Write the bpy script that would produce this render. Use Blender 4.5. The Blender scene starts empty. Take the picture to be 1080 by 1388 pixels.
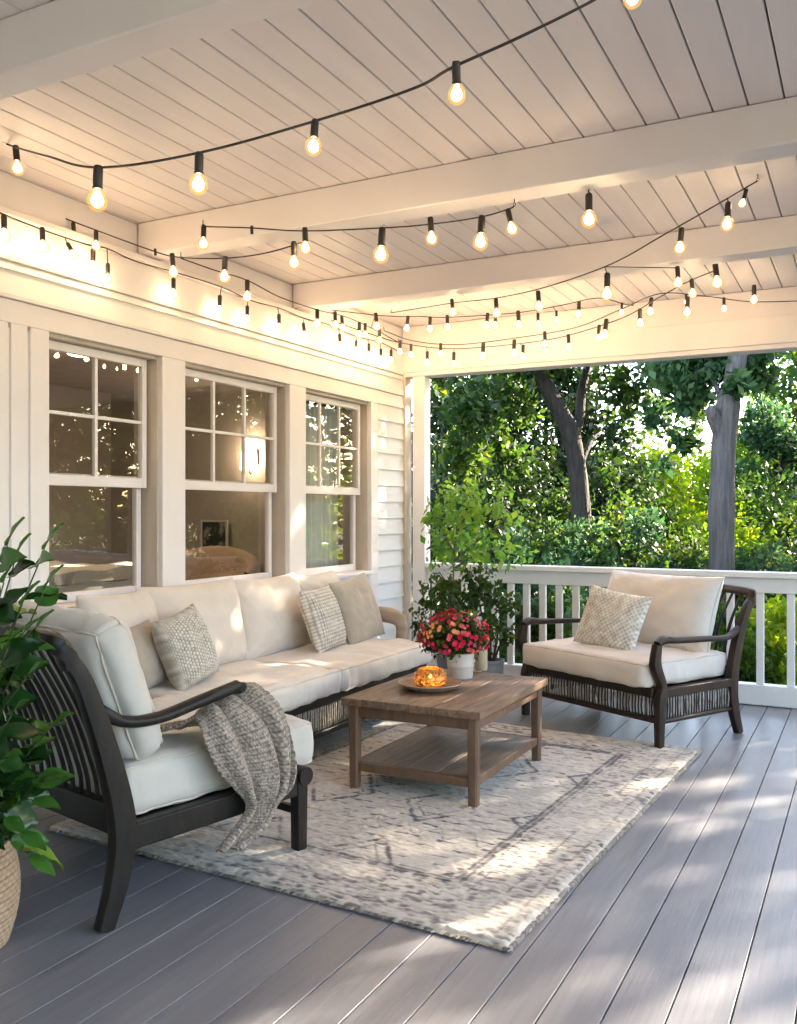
import bpy, bmesh, math, random
import numpy as np
from mathutils import Vector, Matrix, noise
R = math.radians
rnd = random.Random(7)
sc = bpy.context.scene
col = sc.collection

# ------------------------------------------------------------------ camera
YAW = R(27.45); FPX = 1232.0; H = 1.40
cam_d = bpy.data.cameras.new('camera'); cam = bpy.data.objects.new('camera', cam_d); col.objects.link(cam)
cam.location = (0, 0, H); cam.rotation_euler = (R(90), 0, YAW)
cam_d.sensor_fit = 'VERTICAL'; cam_d.sensor_height = 36; cam_d.lens = 36 * FPX / 1388
cam_d.clip_start = .05; cam_d.clip_end = 500
sc.camera = cam
SA, CA = math.sin(YAW), math.cos(YAW)
def P(px, py, t):
    u = (px - 540) / FPX
    return Vector(((-SA + u * CA) * t, (CA + u * SA) * t, H + (694 - py) / FPX * t))

# ------------------------------------------------------------------ helpers
def tag(o, label=None, cat=None, group=None, kind=None):
    if label: o['label'] = label
    if cat: o['category'] = cat
    if group: o['group'] = group
    if kind: o['kind'] = kind
    return o
def thing(name, label, cat, loc=(0, 0, 0), rz=0, group=None):
    o = bpy.data.objects.new(name, None); col.objects.link(o); o.empty_display_size = .1
    o.location = loc; o.rotation_euler = (0, 0, rz)
    return tag(o, label, cat, group)
def catmull(pts, n=8):
    pts = [Vector(p) for p in pts]
    if len(pts) < 3:
        return [pts[0].lerp(pts[-1], i / n) for i in range(n + 1)]
    q = [pts[0] * 2 - pts[1]] + pts + [pts[-1] * 2 - pts[-2]]
    out = []
    for i in range(1, len(q) - 2):
        a, b, c, d = q[i - 1:i + 3]
        for k in range(n):
            t = k / n
            out.append(.5 * ((2 * b) + (c - a) * t + (2 * a - 5 * b + 4 * c - d) * t * t + (3 * b - a - 3 * c + d) * t ** 3))
    out.append(pts[-1]); return out
class MB:
    def __init__(s): s.v = []; s.f = []; s.mi = []; s.m = 0
    def add(s, vs, fs):
        k = len(s.v); s.v += [tuple(v) for v in vs]
        s.f += [tuple(i + k for i in f) for f in fs]; s.mi += [s.m] * len(fs)
    def box(s, x0, x1, y0, y1, z0, z1, M=None):
        vs = [Vector((x, y, z)) for z in (z0, z1) for x, y in ((x0, y0), (x1, y0), (x1, y1), (x0, y1))]
        if M: vs = [M @ v for v in vs]
        s.add(vs, [(0, 3, 2, 1), (4, 5, 6, 7), (0, 1, 5, 4), (1, 2, 6, 5), (2, 3, 7, 6), (3, 0, 4, 7)])
    def sweep(s, pts, w, h, seg=8, up=(0, 0, 1), sq=2.0, n=6, cap=True):
        """super-elliptic section swept along a smooth path; w,h may be lists at the control points"""
        npt = len(pts); path = catmull(pts, n) if n > 0 else [Vector(p) for p in pts]
        L = len(path)
        def val(a, i):
            if not isinstance(a, (list, tuple)): return a
            t = i / (L - 1) * (len(a) - 1); k = min(int(t), len(a) - 2); return a[k] + (a[k + 1] - a[k]) * (t - k)
        up = Vector(up); vs = []; fs = []; lastx = None
        for i, p in enumerate(path):
            d = (path[min(i + 1, L - 1)] - path[max(i - 1, 0)]).normalized()
            x = d.cross(up)
            if x.length < .15:
                x = lastx - d * lastx.dot(d) if lastx else d.cross(Vector((0, 1, 0)))
                if x.length < .05: x = d.cross(Vector((1, 0, 0)))
            x.normalize(); lastx = x; y = x.cross(d).normalized()
            a, b = val(w, i) / 2, val(h, i) / 2
            for k in range(seg):
                an = 2 * math.pi * (k + .5) / seg; c, sn = math.cos(an), math.sin(an)
                rr = (abs(c) ** sq + abs(sn) ** sq) ** (-1 / sq)
                vs.append(p + x * (a * c * rr) + y * (b * sn * rr))
        for i in range(L - 1):
            for k in range(seg):
                k2 = (k + 1) % seg
                fs.append((i * seg + k, i * seg + k2, (i + 1) * seg + k2, (i + 1) * seg + k))
        if cap:
            fs.append(tuple(range(seg))[::-1]); fs.append(tuple((L - 1) * seg + k for k in range(seg)))
        s.add(vs, fs)
    def lathe(s, prof, c=(0, 0, 0), seg=32, M=None, close=False):
        vs = []; fs = []; n = len(prof)
        for r, z in prof:
            for k in range(seg):
                a = 2 * math.pi * k / seg; v = Vector((r * math.cos(a), r * math.sin(a), z))
                if M: v = M @ v
                vs.append(v + Vector(c))
        for i in range(n - 1):
            for k in range(seg):
                k2 = (k + 1) % seg; fs.append((i * seg + k, i * seg + k2, (i + 1) * seg + k2, (i + 1) * seg + k))
        fs.append(tuple(range(seg))[::-1]); fs.append(tuple((n - 1) * seg + k for k in range(seg)))
        s.add(vs, fs)
    def build(s, name, mats, parent=None, smooth=False, bevel=0, angle=None):
        me = bpy.data.meshes.new(name); me.from_pydata(s.v, [], s.f)
        mats = mats if isinstance(mats, (list, tuple)) else [mats]
        for m in mats: me.materials.append(m)
        if any(s.mi): me.polygons.foreach_set('material_index', s.mi)
        if smooth: me.polygons.foreach_set('use_smooth', [True] * len(me.polygons))
        me.validate(); me.update()
        o = bpy.data.objects.new(name, me); col.objects.link(o)
        if parent: o.parent = parent
        if bevel:
            b = o.modifiers.new('bevel', 'BEVEL'); b.width = bevel; b.segments = 2; b.limit_method = 'ANGLE'; b.angle_limit = R(40)
            b.harden_normals = False
            me.polygons.foreach_set('use_smooth', [True] * len(me.polygons))
            if hasattr(me, 'set_sharp_from_angle'): me.set_sharp_from_angle(angle=R(50))
        elif smooth and hasattr(me, 'set_sharp_from_angle') and angle: me.set_sharp_from_angle(angle=R(angle))
        return o
def np_mesh(name, V, F, mat, parent=None, tint=None, smooth=False):
    me = bpy.data.meshes.new(name); nf = len(F); k = F.shape[1]
    me.vertices.add(len(V)); me.vertices.foreach_set('co', V.astype(np.float32).ravel())
    me.loops.add(nf * k); me.loops.foreach_set('vertex_index', F.astype(np.int32).ravel())
    me.polygons.add(nf); me.polygons.foreach_set('loop_start', np.arange(nf, dtype=np.int32) * k)
    me.polygons.foreach_set('loop_total', np.full(nf, k, dtype=np.int32))
    if smooth: me.polygons.foreach_set('use_smooth', np.ones(nf, dtype=bool))
    me.update(calc_edges=True)
    if tint is not None:
        a = me.attributes.new('tint', 'FLOAT', 'FACE' if len(tint) == nf else 'POINT'); a.data.foreach_set('value', tint.astype(np.float32))
    me.materials.append(mat)
    o = bpy.data.objects.new(name, me); col.objects.link(o)
    if parent: o.parent = parent
    return o

# ------------------------------------------------------------------ materials
def nt(name):
    m = bpy.data.materials.new(name); m.use_nodes = True; t = m.node_tree; t.nodes.clear()
    out = t.nodes.new('ShaderNodeOutputMaterial'); return m, t, out
def N(t, typ, **kw):
    n = t.nodes.new(typ)
    for k, v in kw.items():
        if k in n.inputs: n.inputs[k].default_value = v
        else: setattr(n, k, v)
    return n
def ramp(t, fac, stops):
    r = t.nodes.new('ShaderNodeValToRGB'); e = r.color_ramp.elements
    while len(e) < len(stops): e.new(.5)
    for i, (p, c) in enumerate(stops): e[i].position = p; e[i].color = (*c, 1)
    t.links.new(fac, r.inputs[0]); return r.outputs[0]
def mat(name, c1, c2=None, rough=.6, nscale=8, stretch=(1, 1, 1), bump=.1, bscale=60, bstretch=(1, 1, 1), bdist=.004, spec=.5, sheen=0, coat=0, metal=0, lo=.35, hi=.65, rvar=.1):
    m, t, out = nt(name); L = t.links.new
    p = N(t, 'ShaderNodeBsdfPrincipled'); L(p.outputs[0], out.inputs[0])
    tc = N(t, 'ShaderNodeTexCoord'); mp = N(t, 'ShaderNodeMapping'); L(tc.outputs['Object'], mp.inputs[0]); mp.inputs['Scale'].default_value = stretch
    n1 = N(t, 'ShaderNodeTexNoise', Scale=nscale, Detail=6.0, Roughness=.6); L(mp.outputs[0], n1.inputs[0])
    c2 = c2 or tuple(x * .85 for x in c1)
    L(ramp(t, n1.outputs[0], [(lo, c1), (hi, c2)]), p.inputs['Base Color'])
    mr = N(t, 'ShaderNodeMapRange'); L(n1.outputs[0], mr.inputs[0]); mr.inputs[3].default_value = rough - rvar; mr.inputs[4].default_value = min(1, rough + rvar); L(mr.outputs[0], p.inputs['Roughness'])
    mp2 = N(t, 'ShaderNodeMapping'); L(tc.outputs['Object'], mp2.inputs[0]); mp2.inputs['Scale'].default_value = bstretch
    n2 = N(t, 'ShaderNodeTexNoise', Scale=bscale, Detail=4.0); L(mp2.outputs[0], n2.inputs[0])
    b = N(t, 'ShaderNodeBump', Strength=bump, Distance=bdist); L(n2.outputs[0], b.inputs['Height']); L(b.outputs[0], p.inputs['Normal'])
    p.inputs['Specular IOR Level'].default_value = spec; p.inputs['Sheen Weight'].default_value = sheen; p.inputs['Metallic'].default_value = metal
    p.inputs['Coat Weight'].default_value = coat
    return m
def creases(m, sc_=7., st=.35, d=.012):
    t = m.node_tree; L = t.links.new; p = [n for n in t.nodes if n.type == 'BSDF_PRINCIPLED'][0]; old = [n for n in t.nodes if n.type == 'BUMP'][0]
    tc = N(t, 'ShaderNodeTexCoord'); n1 = N(t, 'ShaderNodeTexNoise', Scale=sc_, Detail=3.0, Roughness=.45, Distortion=1.6); n1.noise_type = 'RIDGED_MULTIFRACTAL' if hasattr(n1, 'noise_type') else n1.noise_type
    L(tc.outputs['Object'], n1.inputs[0]); b = N(t, 'ShaderNodeBump', Strength=st, Distance=d); L(n1.outputs[0], b.inputs['Height']); L(b.outputs[0], old.inputs['Normal'])
def leaf_mat(name, stops, trans=.45, rough=.5, dim=.85):
    m, t, out = nt(name); L = t.links.new
    at = N(t, 'ShaderNodeAttribute', attribute_name='tint')
    c = ramp(t, at.outputs['Fac'], [(p_, tuple(x_ * dim for x_ in c_)) for p_, c_ in stops])
    p = N(t, 'ShaderNodeBsdfPrincipled', Roughness=rough); L(c, p.inputs['Base Color']); p.inputs['Specular IOR Level'].default_value = .35
    tr = N(t, 'ShaderNodeBsdfTranslucent'); hs = N(t, 'ShaderNodeHueSaturation', Saturation=1.1, Value=1.3, Hue=.485); L(c, hs.inputs['Color']); L(hs.outputs[0], tr.inputs[0])
    mx = N(t, 'ShaderNodeMixShader', Fac=trans); L(p.outputs[0], mx.inputs[1]); L(tr.outputs[0], mx.inputs[2]); L(mx.outputs[0], out.inputs[0])
    return m

M_white = mat('white_paint', (.82, .77, .77), (.78, .73, .725), rough=.45, nscale=3, bump=.08, bscale=25, bstretch=(1, 1, 1))
M_ceil = mat('ceiling_paint', (.81, .755, .755), (.76, .705, .705), rough=.5, nscale=2, stretch=(4, .5, 1), bump=.1, bscale=30, bstretch=(3, .3, 1))
M_siding = mat('siding_paint', (.80, .79, .775), (.76, .745, .73), rough=.5, nscale=2, stretch=(1, .5, 4), bump=.12, bscale=30, bstretch=(1, .3, 3))
M_rail = mat('rail_paint', (.78, .76, .745), (.72, .70, .68), rough=.45, nscale=5, bump=.1, bscale=30)
M_darkwood = mat('black_stained_wood', (.0085, .0075, .0072), (.016, .0135, .012), rough=.42, spec=.26, nscale=10, stretch=(3, 3, .6), bump=.25, bscale=40, bstretch=(3, 3, .4), bdist=.002)
M_brownblack = mat('dark_brown_stained_wood', (.012, .008, .006), (.036, .018, .010), rough=.38, spec=.32, nscale=9, stretch=(3, 3, .6), bump=.3, bscale=40, bstretch=(3, 3, .5), bdist=.002)
M_pale = mat('whitewashed_rods', (.42, .39, .36), (.22, .20, .18), rough=.6, nscale=40, bump=.3)
M_cream = mat('cream_fabric', (.67, .60, .535), (.63, .56, .495), rough=.9, nscale=5, bump=.35, bscale=420, bdist=.001, sheen=.25, spec=.2)
M_cream2 = mat('ivory_fabric', (.56, .525, .475), (.52, .485, .435), rough=.9, nscale=5, bump=.35, bscale=420, bdist=.001, sheen=.25, spec=.2)
creases(M_cream); creases(M_cream2)
M_piping = mat('piping_fabric', (.60, .53, .45), (.55, .48, .41), rough=.9, bump=.2, bscale=300)
M_taupe = mat('taupe_fabric', (.42, .36, .29), (.37, .31, .25), rough=.85, nscale=6, bump=.35, bscale=350, bdist=.001, sheen=.3, spec=.2)
creases(M_taupe, 9.)
M_sill = mat('aged_sash_paint', (.60, .52, .44), (.50, .42, .34), rough=.5, nscale=6, stretch=(1, 1, .4), bump=.1)

def tint_mat(name, stops, rough=.9, bump=.4, bscale=300, sheen=.2, nmix=.25, nscale=60):
    m, t, out = nt(name); L = t.links.new
    at = N(t, 'ShaderNodeAttribute', attribute_name='tint')
    tc = N(t, 'ShaderNodeTexCoord'); n1 = N(t, 'ShaderNodeTexNoise', Scale=nscale, Detail=5.0); L(tc.outputs['Object'], n1.inputs[0])
    ma = N(t, 'ShaderNodeMath', operation='MULTIPLY_ADD'); L(n1.outputs[0], ma.inputs[0]); ma.inputs[1].default_value = nmix; L(at.outputs['Fac'], ma.inputs[2])
    sb = N(t, 'ShaderNodeMath', operation='SUBTRACT'); L(ma.outputs[0], sb.inputs[0]); sb.inputs[1].default_value = nmix / 2
    p = N(t, 'ShaderNodeBsdfPrincipled', Roughness=rough); L(ramp(t, sb.outputs[0], stops), p.inputs['Base Color']); p.inputs['Sheen Weight'].default_value = sheen; p.inputs['Specular IOR Level'].default_value = .2
    n2 = N(t, 'ShaderNodeTexNoise', Scale=bscale, Detail=3.0); L(tc.outputs['Object'], n2.inputs[0])
    b = N(t, 'ShaderNodeBump', Strength=bump, Distance=.002); L(n2.outputs[0], b.inputs['Height']); L(b.outputs[0], p.inputs['Normal']); L(p.outputs[0], out.inputs[0])
    return m
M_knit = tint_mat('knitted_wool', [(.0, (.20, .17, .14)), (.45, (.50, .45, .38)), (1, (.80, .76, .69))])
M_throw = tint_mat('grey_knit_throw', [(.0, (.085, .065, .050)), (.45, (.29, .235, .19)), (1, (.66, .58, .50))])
M_rug = tint_mat('wool_rug', [(.0, (.085, .075, .075)), (.30, (.25, .215, .19)), (.6, (.50, .44, .37)), (1, (.72, .65, .56))], bump=.6, bscale=220)
M_basket = tint_mat('woven_basket', [(.0, (.12, .08, .05)), (.5, (.36, .25, .16)), (1, (.56, .42, .29))], rough=.75, bscale=150, sheen=0)

def deck_mat():
    m, t, out = nt('deck_paint'); L = t.links.new
    tc = N(t, 'ShaderNodeTexCoord'); at = N(t, 'ShaderNodeAttribute', attribute_name='tint')
    mp = N(t, 'ShaderNodeMapping'); L(tc.outputs['Object'], mp.inputs[0]); mp.inputs['Scale'].default_value = (14, .9, 1)
    ad = N(t, 'ShaderNodeVectorMath', operation='ADD'); L(mp.outputs[0], ad.inputs[0])
    cx = N(t, 'ShaderNodeCombineXYZ'); ml = N(t, 'ShaderNodeMath', operation='MULTIPLY'); L(at.outputs['Fac'], ml.inputs[0]); ml.inputs[1].default_value = 57.
    L(ml.outputs[0], cx.inputs[1]); L(cx.outputs[0], ad.inputs[1])
    n1 = N(t, 'ShaderNodeTexNoise', Scale=2.2, Detail=8.0, Roughness=.62, Distortion=.8); L(ad.outputs[0], n1.inputs[0])
    c = ramp(t, n1.outputs[0], [(.25, (.152, .152, .166)), (.5, (.195, .195, .212)), (.8, (.235, .234, .25))])
    mx = N(t, 'ShaderNodeMix', data_type='RGBA', blend_type='MULTIPLY'); mx.inputs[0].default_value = 1
    L(c, mx.inputs[6]); L(ramp(t, at.outputs['Fac'], [(0, (.80, .79, .80)), (1, (1.12, 1.08, 1.05))]), mx.inputs[7])
    # small nail heads / knots
    vo = N(t, 'ShaderNodeTexVoronoi', Scale=1.7); L(tc.outputs['Object'], vo.inputs[0])
    lt = N(t, 'ShaderNodeMath', operation='LESS_THAN'); L(vo.outputs['Distance'], lt.inputs[0]); lt.inputs[1].default_value = .014
    mx2 = N(t, 'ShaderNodeMix', data_type='RGBA'); L(lt.outputs[0], mx2.inputs[0]); L(mx.outputs[2], mx2.inputs[6]); mx2.inputs[7].default_value = (.05, .045, .045, 1)
    # worn scuffs
    mp3 = N(t, 'ShaderNodeMapping'); L(tc.outputs['Object'], mp3.inputs[0]); mp3.inputs['Scale'].default_value = (30, 1.2, 1)
    n3 = N(t, 'ShaderNodeTexNoise', Scale=3., Detail=6.0, Roughness=.7); L(mp3.outputs[0], n3.inputs[0])
    n4 = N(t, 'ShaderNodeTexNoise', Scale=1.1, Detail=2.0); L(tc.outputs['Object'], n4.inputs[0])
    mu = N(t, 'ShaderNodeMath', operation='MULTIPLY'); L(n3.outputs[0], mu.inputs[0]); L(n4.outputs[0], mu.inputs[1])
    gt = N(t, 'ShaderNodeMapRange'); L(mu.outputs[0], gt.inputs[0]); gt.inputs[1].default_value = .42; gt.inputs[2].default_value = .50
    mx3 = N(t, 'ShaderNodeMix', data_type='RGBA'); L(gt.outputs[0], mx3.inputs[0]); L(mx2.outputs[2], mx3.inputs[6]); mx3.inputs[7].default_value = (.13, .125, .13, 1)
    p = N(t, 'ShaderNodeBsdfPrincipled'); L(mx3.outputs[2], p.inputs['Base Color'])
    mr = N(t, 'ShaderNodeMapRange'); L(n1.outputs[0], mr.inputs[0]); mr.inputs[3].default_value = .20; mr.inputs[4].default_value = .46; L(mr.outputs[0], p.inputs['Roughness'])
    p.inputs['Specular IOR Level'].default_value = .55
    n2 = N(t, 'ShaderNodeTexNoise', Scale=5., Detail=8.0, Roughness=.65); mp2 = N(t, 'ShaderNodeMapping'); L(tc.outputs['Object'], mp2.inputs[0]); mp2.inputs['Scale'].default_value = (18, .8, 1); L(mp2.outputs[0], n2.inputs[0])
    b = N(t, 'ShaderNodeBump', Strength=.35, Distance=.003); L(n2.outputs[0], b.inputs['Height']); L(b.outputs[0], p.inputs['Normal'])
    L(p.outputs[0], out.inputs[0]); return m
M_deck = deck_mat()

def plank_mat(name, axis, pitch, off, c1, c2, c3, rough=.5):
    """wood with grain along `axis`, tone varying per plank across the other axis"""
    m, t, out = nt(name); L = t.links.new
    tc = N(t, 'ShaderNodeTexCoord'); sx = N(t, 'ShaderNodeSeparateXYZ'); L(tc.outputs['Object'], sx.inputs[0])
    o = 0 if axis == 'y' else 1
    q = N(t, 'ShaderNodeMath', operation='MULTIPLY_ADD'); L(sx.outputs[o], q.inputs[0]); q.inputs[1].default_value = 1 / pitch; q.inputs[2].default_value = off
    fl = N(t, 'ShaderNodeMath', operation='FLOOR'); L(q.outputs[0], fl.inputs[0])
    wn = N(t, 'ShaderNodeTexWhiteNoise', noise_dimensions='1D'); L(fl.outputs[0], wn.inputs['W'])
    mp = N(t, 'ShaderNodeMapping'); L(tc.outputs['Object'], mp.inputs[0]); mp.inputs['Scale'].default_value = (9, .9, 9) if axis == 'y' else (.9, 9, 9)
    ad = N(t, 'ShaderNodeVectorMath', operation='ADD'); L(mp.outputs[0], ad.inputs[0])
    sc_ = N(t, 'ShaderNodeVectorMath', operation='SCALE'); L(wn.outputs['Color'], sc_.inputs[0]); sc_.inputs['Scale'].default_value = 30; L(sc_.outputs[0], ad.inputs[1])
    n1 = N(t, 'ShaderNodeTexNoise', Scale=4., Detail=9.0, Roughness=.65, Distortion=1.2); L(ad.outputs[0], n1.inputs[0])
    c = ramp(t, n1.outputs[0], [(.3, c1), (.5, c2), (.72, c3)])
    mx = N(t, 'ShaderNodeMix', data_type='RGBA', blend_type='MULTIPLY'); mx.inputs[0].default_value = 1; L(c, mx.inputs[6])
    L(ramp(t, wn.outputs['Value'], [(0, (.78, .78, .78)), (1, (1.1, 1.05, 1.02))]), mx.inputs[7])
    p = N(t, 'ShaderNodeBsdfPrincipled', Roughness=rough); L(mx.outputs[2], p.inputs['Base Color'])
    b = N(t, 'ShaderNodeBump', Strength=.35, Distance=.002); L(n1.outputs[0], b.inputs['Height']); L(b.outputs[0], p.inputs['Normal'])
    L(p.outputs[0], out.inputs[0]); return m
M_top = plank_mat('walnut_planks', 'y', .125, .3, (.060, .035, .022), (.18, .112, .070), (.29, .195, .13))
M_shelf = plank_mat('weathered_planks', 'y', .16, .2, (.13, .095, .07), (.22, .165, .125), (.30, .23, .18))
M_leg = mat('walnut_legs', (.10, .052, .030), (.16, .09, .054), rough=.5, nscale=6, stretch=(6, 6, .6), bump=.25, bscale=30, bstretch=(6, 6, .6), bdist=.002)

def glass_mat():
    m, t, out = nt('window_glass'); L = t.links.new
    fr = N(t, 'ShaderNodeFresnel', IOR=1.65); g = N(t, 'ShaderNodeBsdfGlossy', Roughness=.0); tr = N(t, 'ShaderNodeBsdfTransparent')
    tr.inputs[0].default_value = (.90, .90, .88, 1)
    tc = N(t, 'ShaderNodeTexCoord'); n2 = N(t, 'ShaderNodeTexNoise', Scale=2.2, Detail=1.0); L(tc.outputs['Object'], n2.inputs[0])
    b = N(t, 'ShaderNodeBump', Strength=.12, Distance=.02); L(n2.outputs[0], b.inputs['Height']); L(b.outputs[0], g.inputs['Normal'])
    ge = N(t, 'ShaderNodeNewGeometry'); iv = N(t, 'ShaderNodeMath', operation='SUBTRACT'); iv.inputs[0].default_value = 1; L(ge.outputs['Backfacing'], iv.inputs[1])
    mu = N(t, 'ShaderNodeMath', operation='MULTIPLY'); L(fr.outputs[0], mu.inputs[0]); L(iv.outputs[0], mu.inputs[1])
    mx = N(t, 'ShaderNodeMixShader'); L(mu.outputs[0], mx.inputs[0]); L(tr.outputs[0], mx.inputs[1]); L(g.outputs[0], mx.inputs[2]); L(mx.outputs[0], out.inputs[0]); return m
M_glass = glass_mat()
def emis(name, c, s):
    m, t, out = nt(name); e = N(t, 'ShaderNodeEmission', Strength=s); e.inputs[0].default_value = (*c, 1); t.links.new(e.outputs[0], out.inputs[0]); return m
def bulb_shell():
    m, t, out = nt('bulb_glass'); L = t.links.new
    fr = N(t, 'ShaderNodeFresnel', IOR=1.45); g = N(t, 'ShaderNodeBsdfGlossy', Roughness=.05); tr = N(t, 'ShaderNodeBsdfTransparent'); tr.inputs[0].default_value = (1, .86, .62, 1)
    e = N(t, 'ShaderNodeEmission', Strength=.03); e.inputs[0].default_value = (1, .62, .22, 1)
    ge = N(t, 'ShaderNodeNewGeometry'); iv = N(t, 'ShaderNodeMath', operation='SUBTRACT'); iv.inputs[0].default_value = 1; L(ge.outputs['Backfacing'], iv.inputs[1])
    mu = N(t, 'ShaderNodeMath', operation='MULTIPLY'); L(fr.outputs[0], mu.inputs[0]); L(iv.outputs[0], mu.inputs[1])
    mx = N(t, 'ShaderNodeMixShader'); L(mu.outputs[0], mx.inputs[0]); L(tr.outputs[0], mx.inputs[1]); L(g.outputs[0], mx.inputs[2])
    a = N(t, 'ShaderNodeAddShader'); L(mx.outputs[0], a.inputs[0]); L(e.outputs[0], a.inputs[1]); L(a.outputs[0], out.inputs[0]); return m
BULB_E = 9.5
M_core = emis('bulb_filament_glow', (1, .81, .60), BULB_E)
M_shell = bulb_shell()
M_socket = mat('black_rubber', (.014, .011, .010), (.025, .018, .014), rough=.45, bump=.1)
M_wire = mat('black_cable', (.012, .010, .010), (.02, .016, .014), rough=.6, bump=.05)

# ------------------------------------------------------------------ world, sun
SUN_AZ, SUN_EL = R(33), R(27)
w = bpy.data.worlds.new('World'); sc.world = w; w.use_nodes = True; t = w.node_tree
bg = t.nodes['Background']; sky = t.nodes.new('ShaderNodeTexSky'); sky.sky_type = 'NISHITA'; sky.sun_disc = False
sky.sun_elevation = SUN_EL; sky.sun_rotation = SUN_AZ; sky.air_density = 1.0; sky.dust_density = 1.5
t.links.new(sky.outputs[0], bg.inputs[0]); bg.inputs[1].default_value = .15
sd = bpy.data.lights.new('sun', 'SUN'); sd.energy = 5.0; sd.angle = R(.53); sd.color = (1, .88, .70)
so = bpy.data.objects.new('sun', sd); col.objects.link(so)
dirv = Vector((math.sin(SUN_AZ) * math.cos(SUN_EL), math.cos(SUN_AZ) * math.cos(SUN_EL), math.sin(SUN_EL)))
so.rotation_euler = dirv.to_track_quat('Z', 'Y').to_euler(); so.location = dirv * 40
sc.view_settings.view_transform = 'Standard'; sc.view_settings.look = 'None'; sc.view_settings.gamma = 1
sc.view_settings.exposure = 3.25
sc.cycles.use_light_tree = True; sc.cycles.max_bounces = 8; sc.cycles.diffuse_bounces = 4; sc.cycles.transparent_max_bounces = 16
sc.cycles.sample_clamp_indirect = 6; sc.cycles.caustics_reflective = False; sc.cycles.caustics_refractive = False
sc.cycles.use_denoising = True

# ------------------------------------------------------------------ porch shell
WX = -3.60; CY = 7.06; DX0, DX1, DY0, DY1 = WX - .02, 2.2, -4.0, 7.16
ROOF_X1 = 1.5  # roof edge out of view, set to shape the light on the deck
# deck boards
b = MB(); tint = []; x = -3.66 + .155 * 0; i = 0
while x < DX1:
    cuts = [DY0]; y = DY0 + rnd.uniform(4, 30)
    while y < DY1 - .5: cuts.append(y); y += 20
    cuts.append(DY1)
    for a, c in zip(cuts[:-1], cuts[1:]):
        b.box(x + .002, x + .156, a + .0015, c - .0015, -.03, rnd.uniform(-.0008, .0008)); tint += [rnd.random()] * 6
    x += .158; i += 1
deck = b.build('deck', M_deck, bevel=.0022); tag(deck, kind='structure')
a = deck.data.attributes.new('tint', 'FLOAT', 'FACE'); a.data.foreach_set('value', tint)
b = MB(); b.box(-3.62, DX1, DY0 + .01, DY1 - .01, -.30, -.045)
tag(b.build('deck_base', mat('deck_joists', (.04, .035, .03), rough=.9)), kind='structure')
# ceiling: boards along Y with open V joints
b = MB(); x = -3.86; CZ = 3.0
while x < ROOF_X1:
    b.box(x + .003, x + .129, -4.0, 7.2, CZ + rnd.uniform(0, .0015), CZ + .02); x += .132
tag(b.build('ceiling', M_ceil, bevel=.004), kind='structure')
b = MB(); b.box(-3.9, ROOF_X1 + .2, -4.1, 7.3, CZ + .022, CZ + .16)  # solid roof layer added above the boards to keep light from leaking in
tag(b.build('roof_deck', mat('roof_shadow_board', (.10, .09, .085), rough=.9)), kind='structure')
# beams
def beam(y0, y1, z0, z1, label, x0=WX, x1=ROOF_X1):
    b = MB(); b.box(x0, x1, y0, y1, z0, z1); o = b.build('ceiling_beam', M_white, bevel=.006)
    return tag(o, label, 'beam', 'white beams across the porch ceiling')
beam(2.02, 2.15, 2.82, 2.998, 'grey shaded beam nearest the camera, across the top left corner')
beam(3.80, 3.95, 2.82, 2.998, 'wide white ceiling beam crossing above the black string of large bulbs')
beam(5.32, 5.48, 2.826, 2.998, 'narrow white ceiling beam just in front of the header over the railing')
b = MB(); b.box(WX + .002, ROOF_X1, 7.0, 7.16, 2.565, 2.998); b.box(WX + .002, ROOF_X1, 6.985, 7.0, 2.60, 2.80)
tag(b.build('header_beam', M_white, bevel=.005), 'deep white header board over the opening onto the garden', 'beam')

# house wall
wall = thing('house_wall', 'white clapboard house wall with three sash windows behind the sofa', 'wall', (WX, 4.5, 0))
def wchild(b, name, m, parent=wall, **k):
    o = b.build(name, m, None, **k)
    o.data.transform(Matrix.Translation((-WX, -4.5, 0))); o.parent = parent; return o
LAP = .135
b = MB()
def laps(b, y0, y1, z0, z1):
    z = z0
    while z < z1 - .01:
        zt = min(z + LAP, z1)
        vs = [(WX + .016, y0, z), (WX + .016, y1, z), (WX + .002, y1, zt), (WX + .002, y0, zt), (WX - .03, y0, z), (WX - .03, y1, z), (WX - .03, y1, zt), (WX - .03, y0, zt)]
        b.add(vs, [(0, 1, 2, 3), (4, 7, 6, 5), (0, 4, 5, 1), (2, 6, 7, 3), (1, 5, 6, 2), (0, 3, 7, 4)])
        z = zt
laps(b, 6.51, 7.0, 0, 2.40); laps(b, -4.0, 7.0, 2.405, 2.58); laps(b, -4.0, 2.5, 0, 2.40)
wchild(b, 'siding', M_siding)
b = MB(); b.box(WX - .03, WX + .02, -4.0, 7.04, 2.582, 2.775)
wchild(b, 'frieze_board', M_white, bevel=.003)
b = MB(); b.box(WX - .03, WX + .055, -4.0, 7.04, 2.777, 2.812); b.box(WX - .04, WX - .01, -4.0, 7.04, 2.812, 2.998)
wchild(b, 'crown_moulding', M_white, bevel=.006)
b = MB(); b.box(WX - .02, WX + .03, 7.002, 7.09, 0, 2.578)
wchild(b, 'corner_board', M_sill, bevel=.004)
WINS = [(3.163, 3.966, 2), (4.16, 5.241, 3), (5.444, 6.40, 3)]
ZH, ZS = 2.285, .93
CF = WX + .03
b = MB()
b.box(WX - .03, CF, 2.5, 6.51, ZH, 2.395)
b.box(WX - .03, CF + .012, 2.5, 6.53, 2.397, 2.42)
ed = [2.5, 2.95]; b.box(WX - .03, CF, 2.5, 2.925, .0, ZH); b.box(WX - .03, CF, 2.94, 3.035, .0, ZH); b.box(WX - .03, CF, 3.05, 3.163, .0, ZH)
b.box(WX - .03, CF - .012, 2.92, 3.055, .0, ZH - .02)
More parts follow.
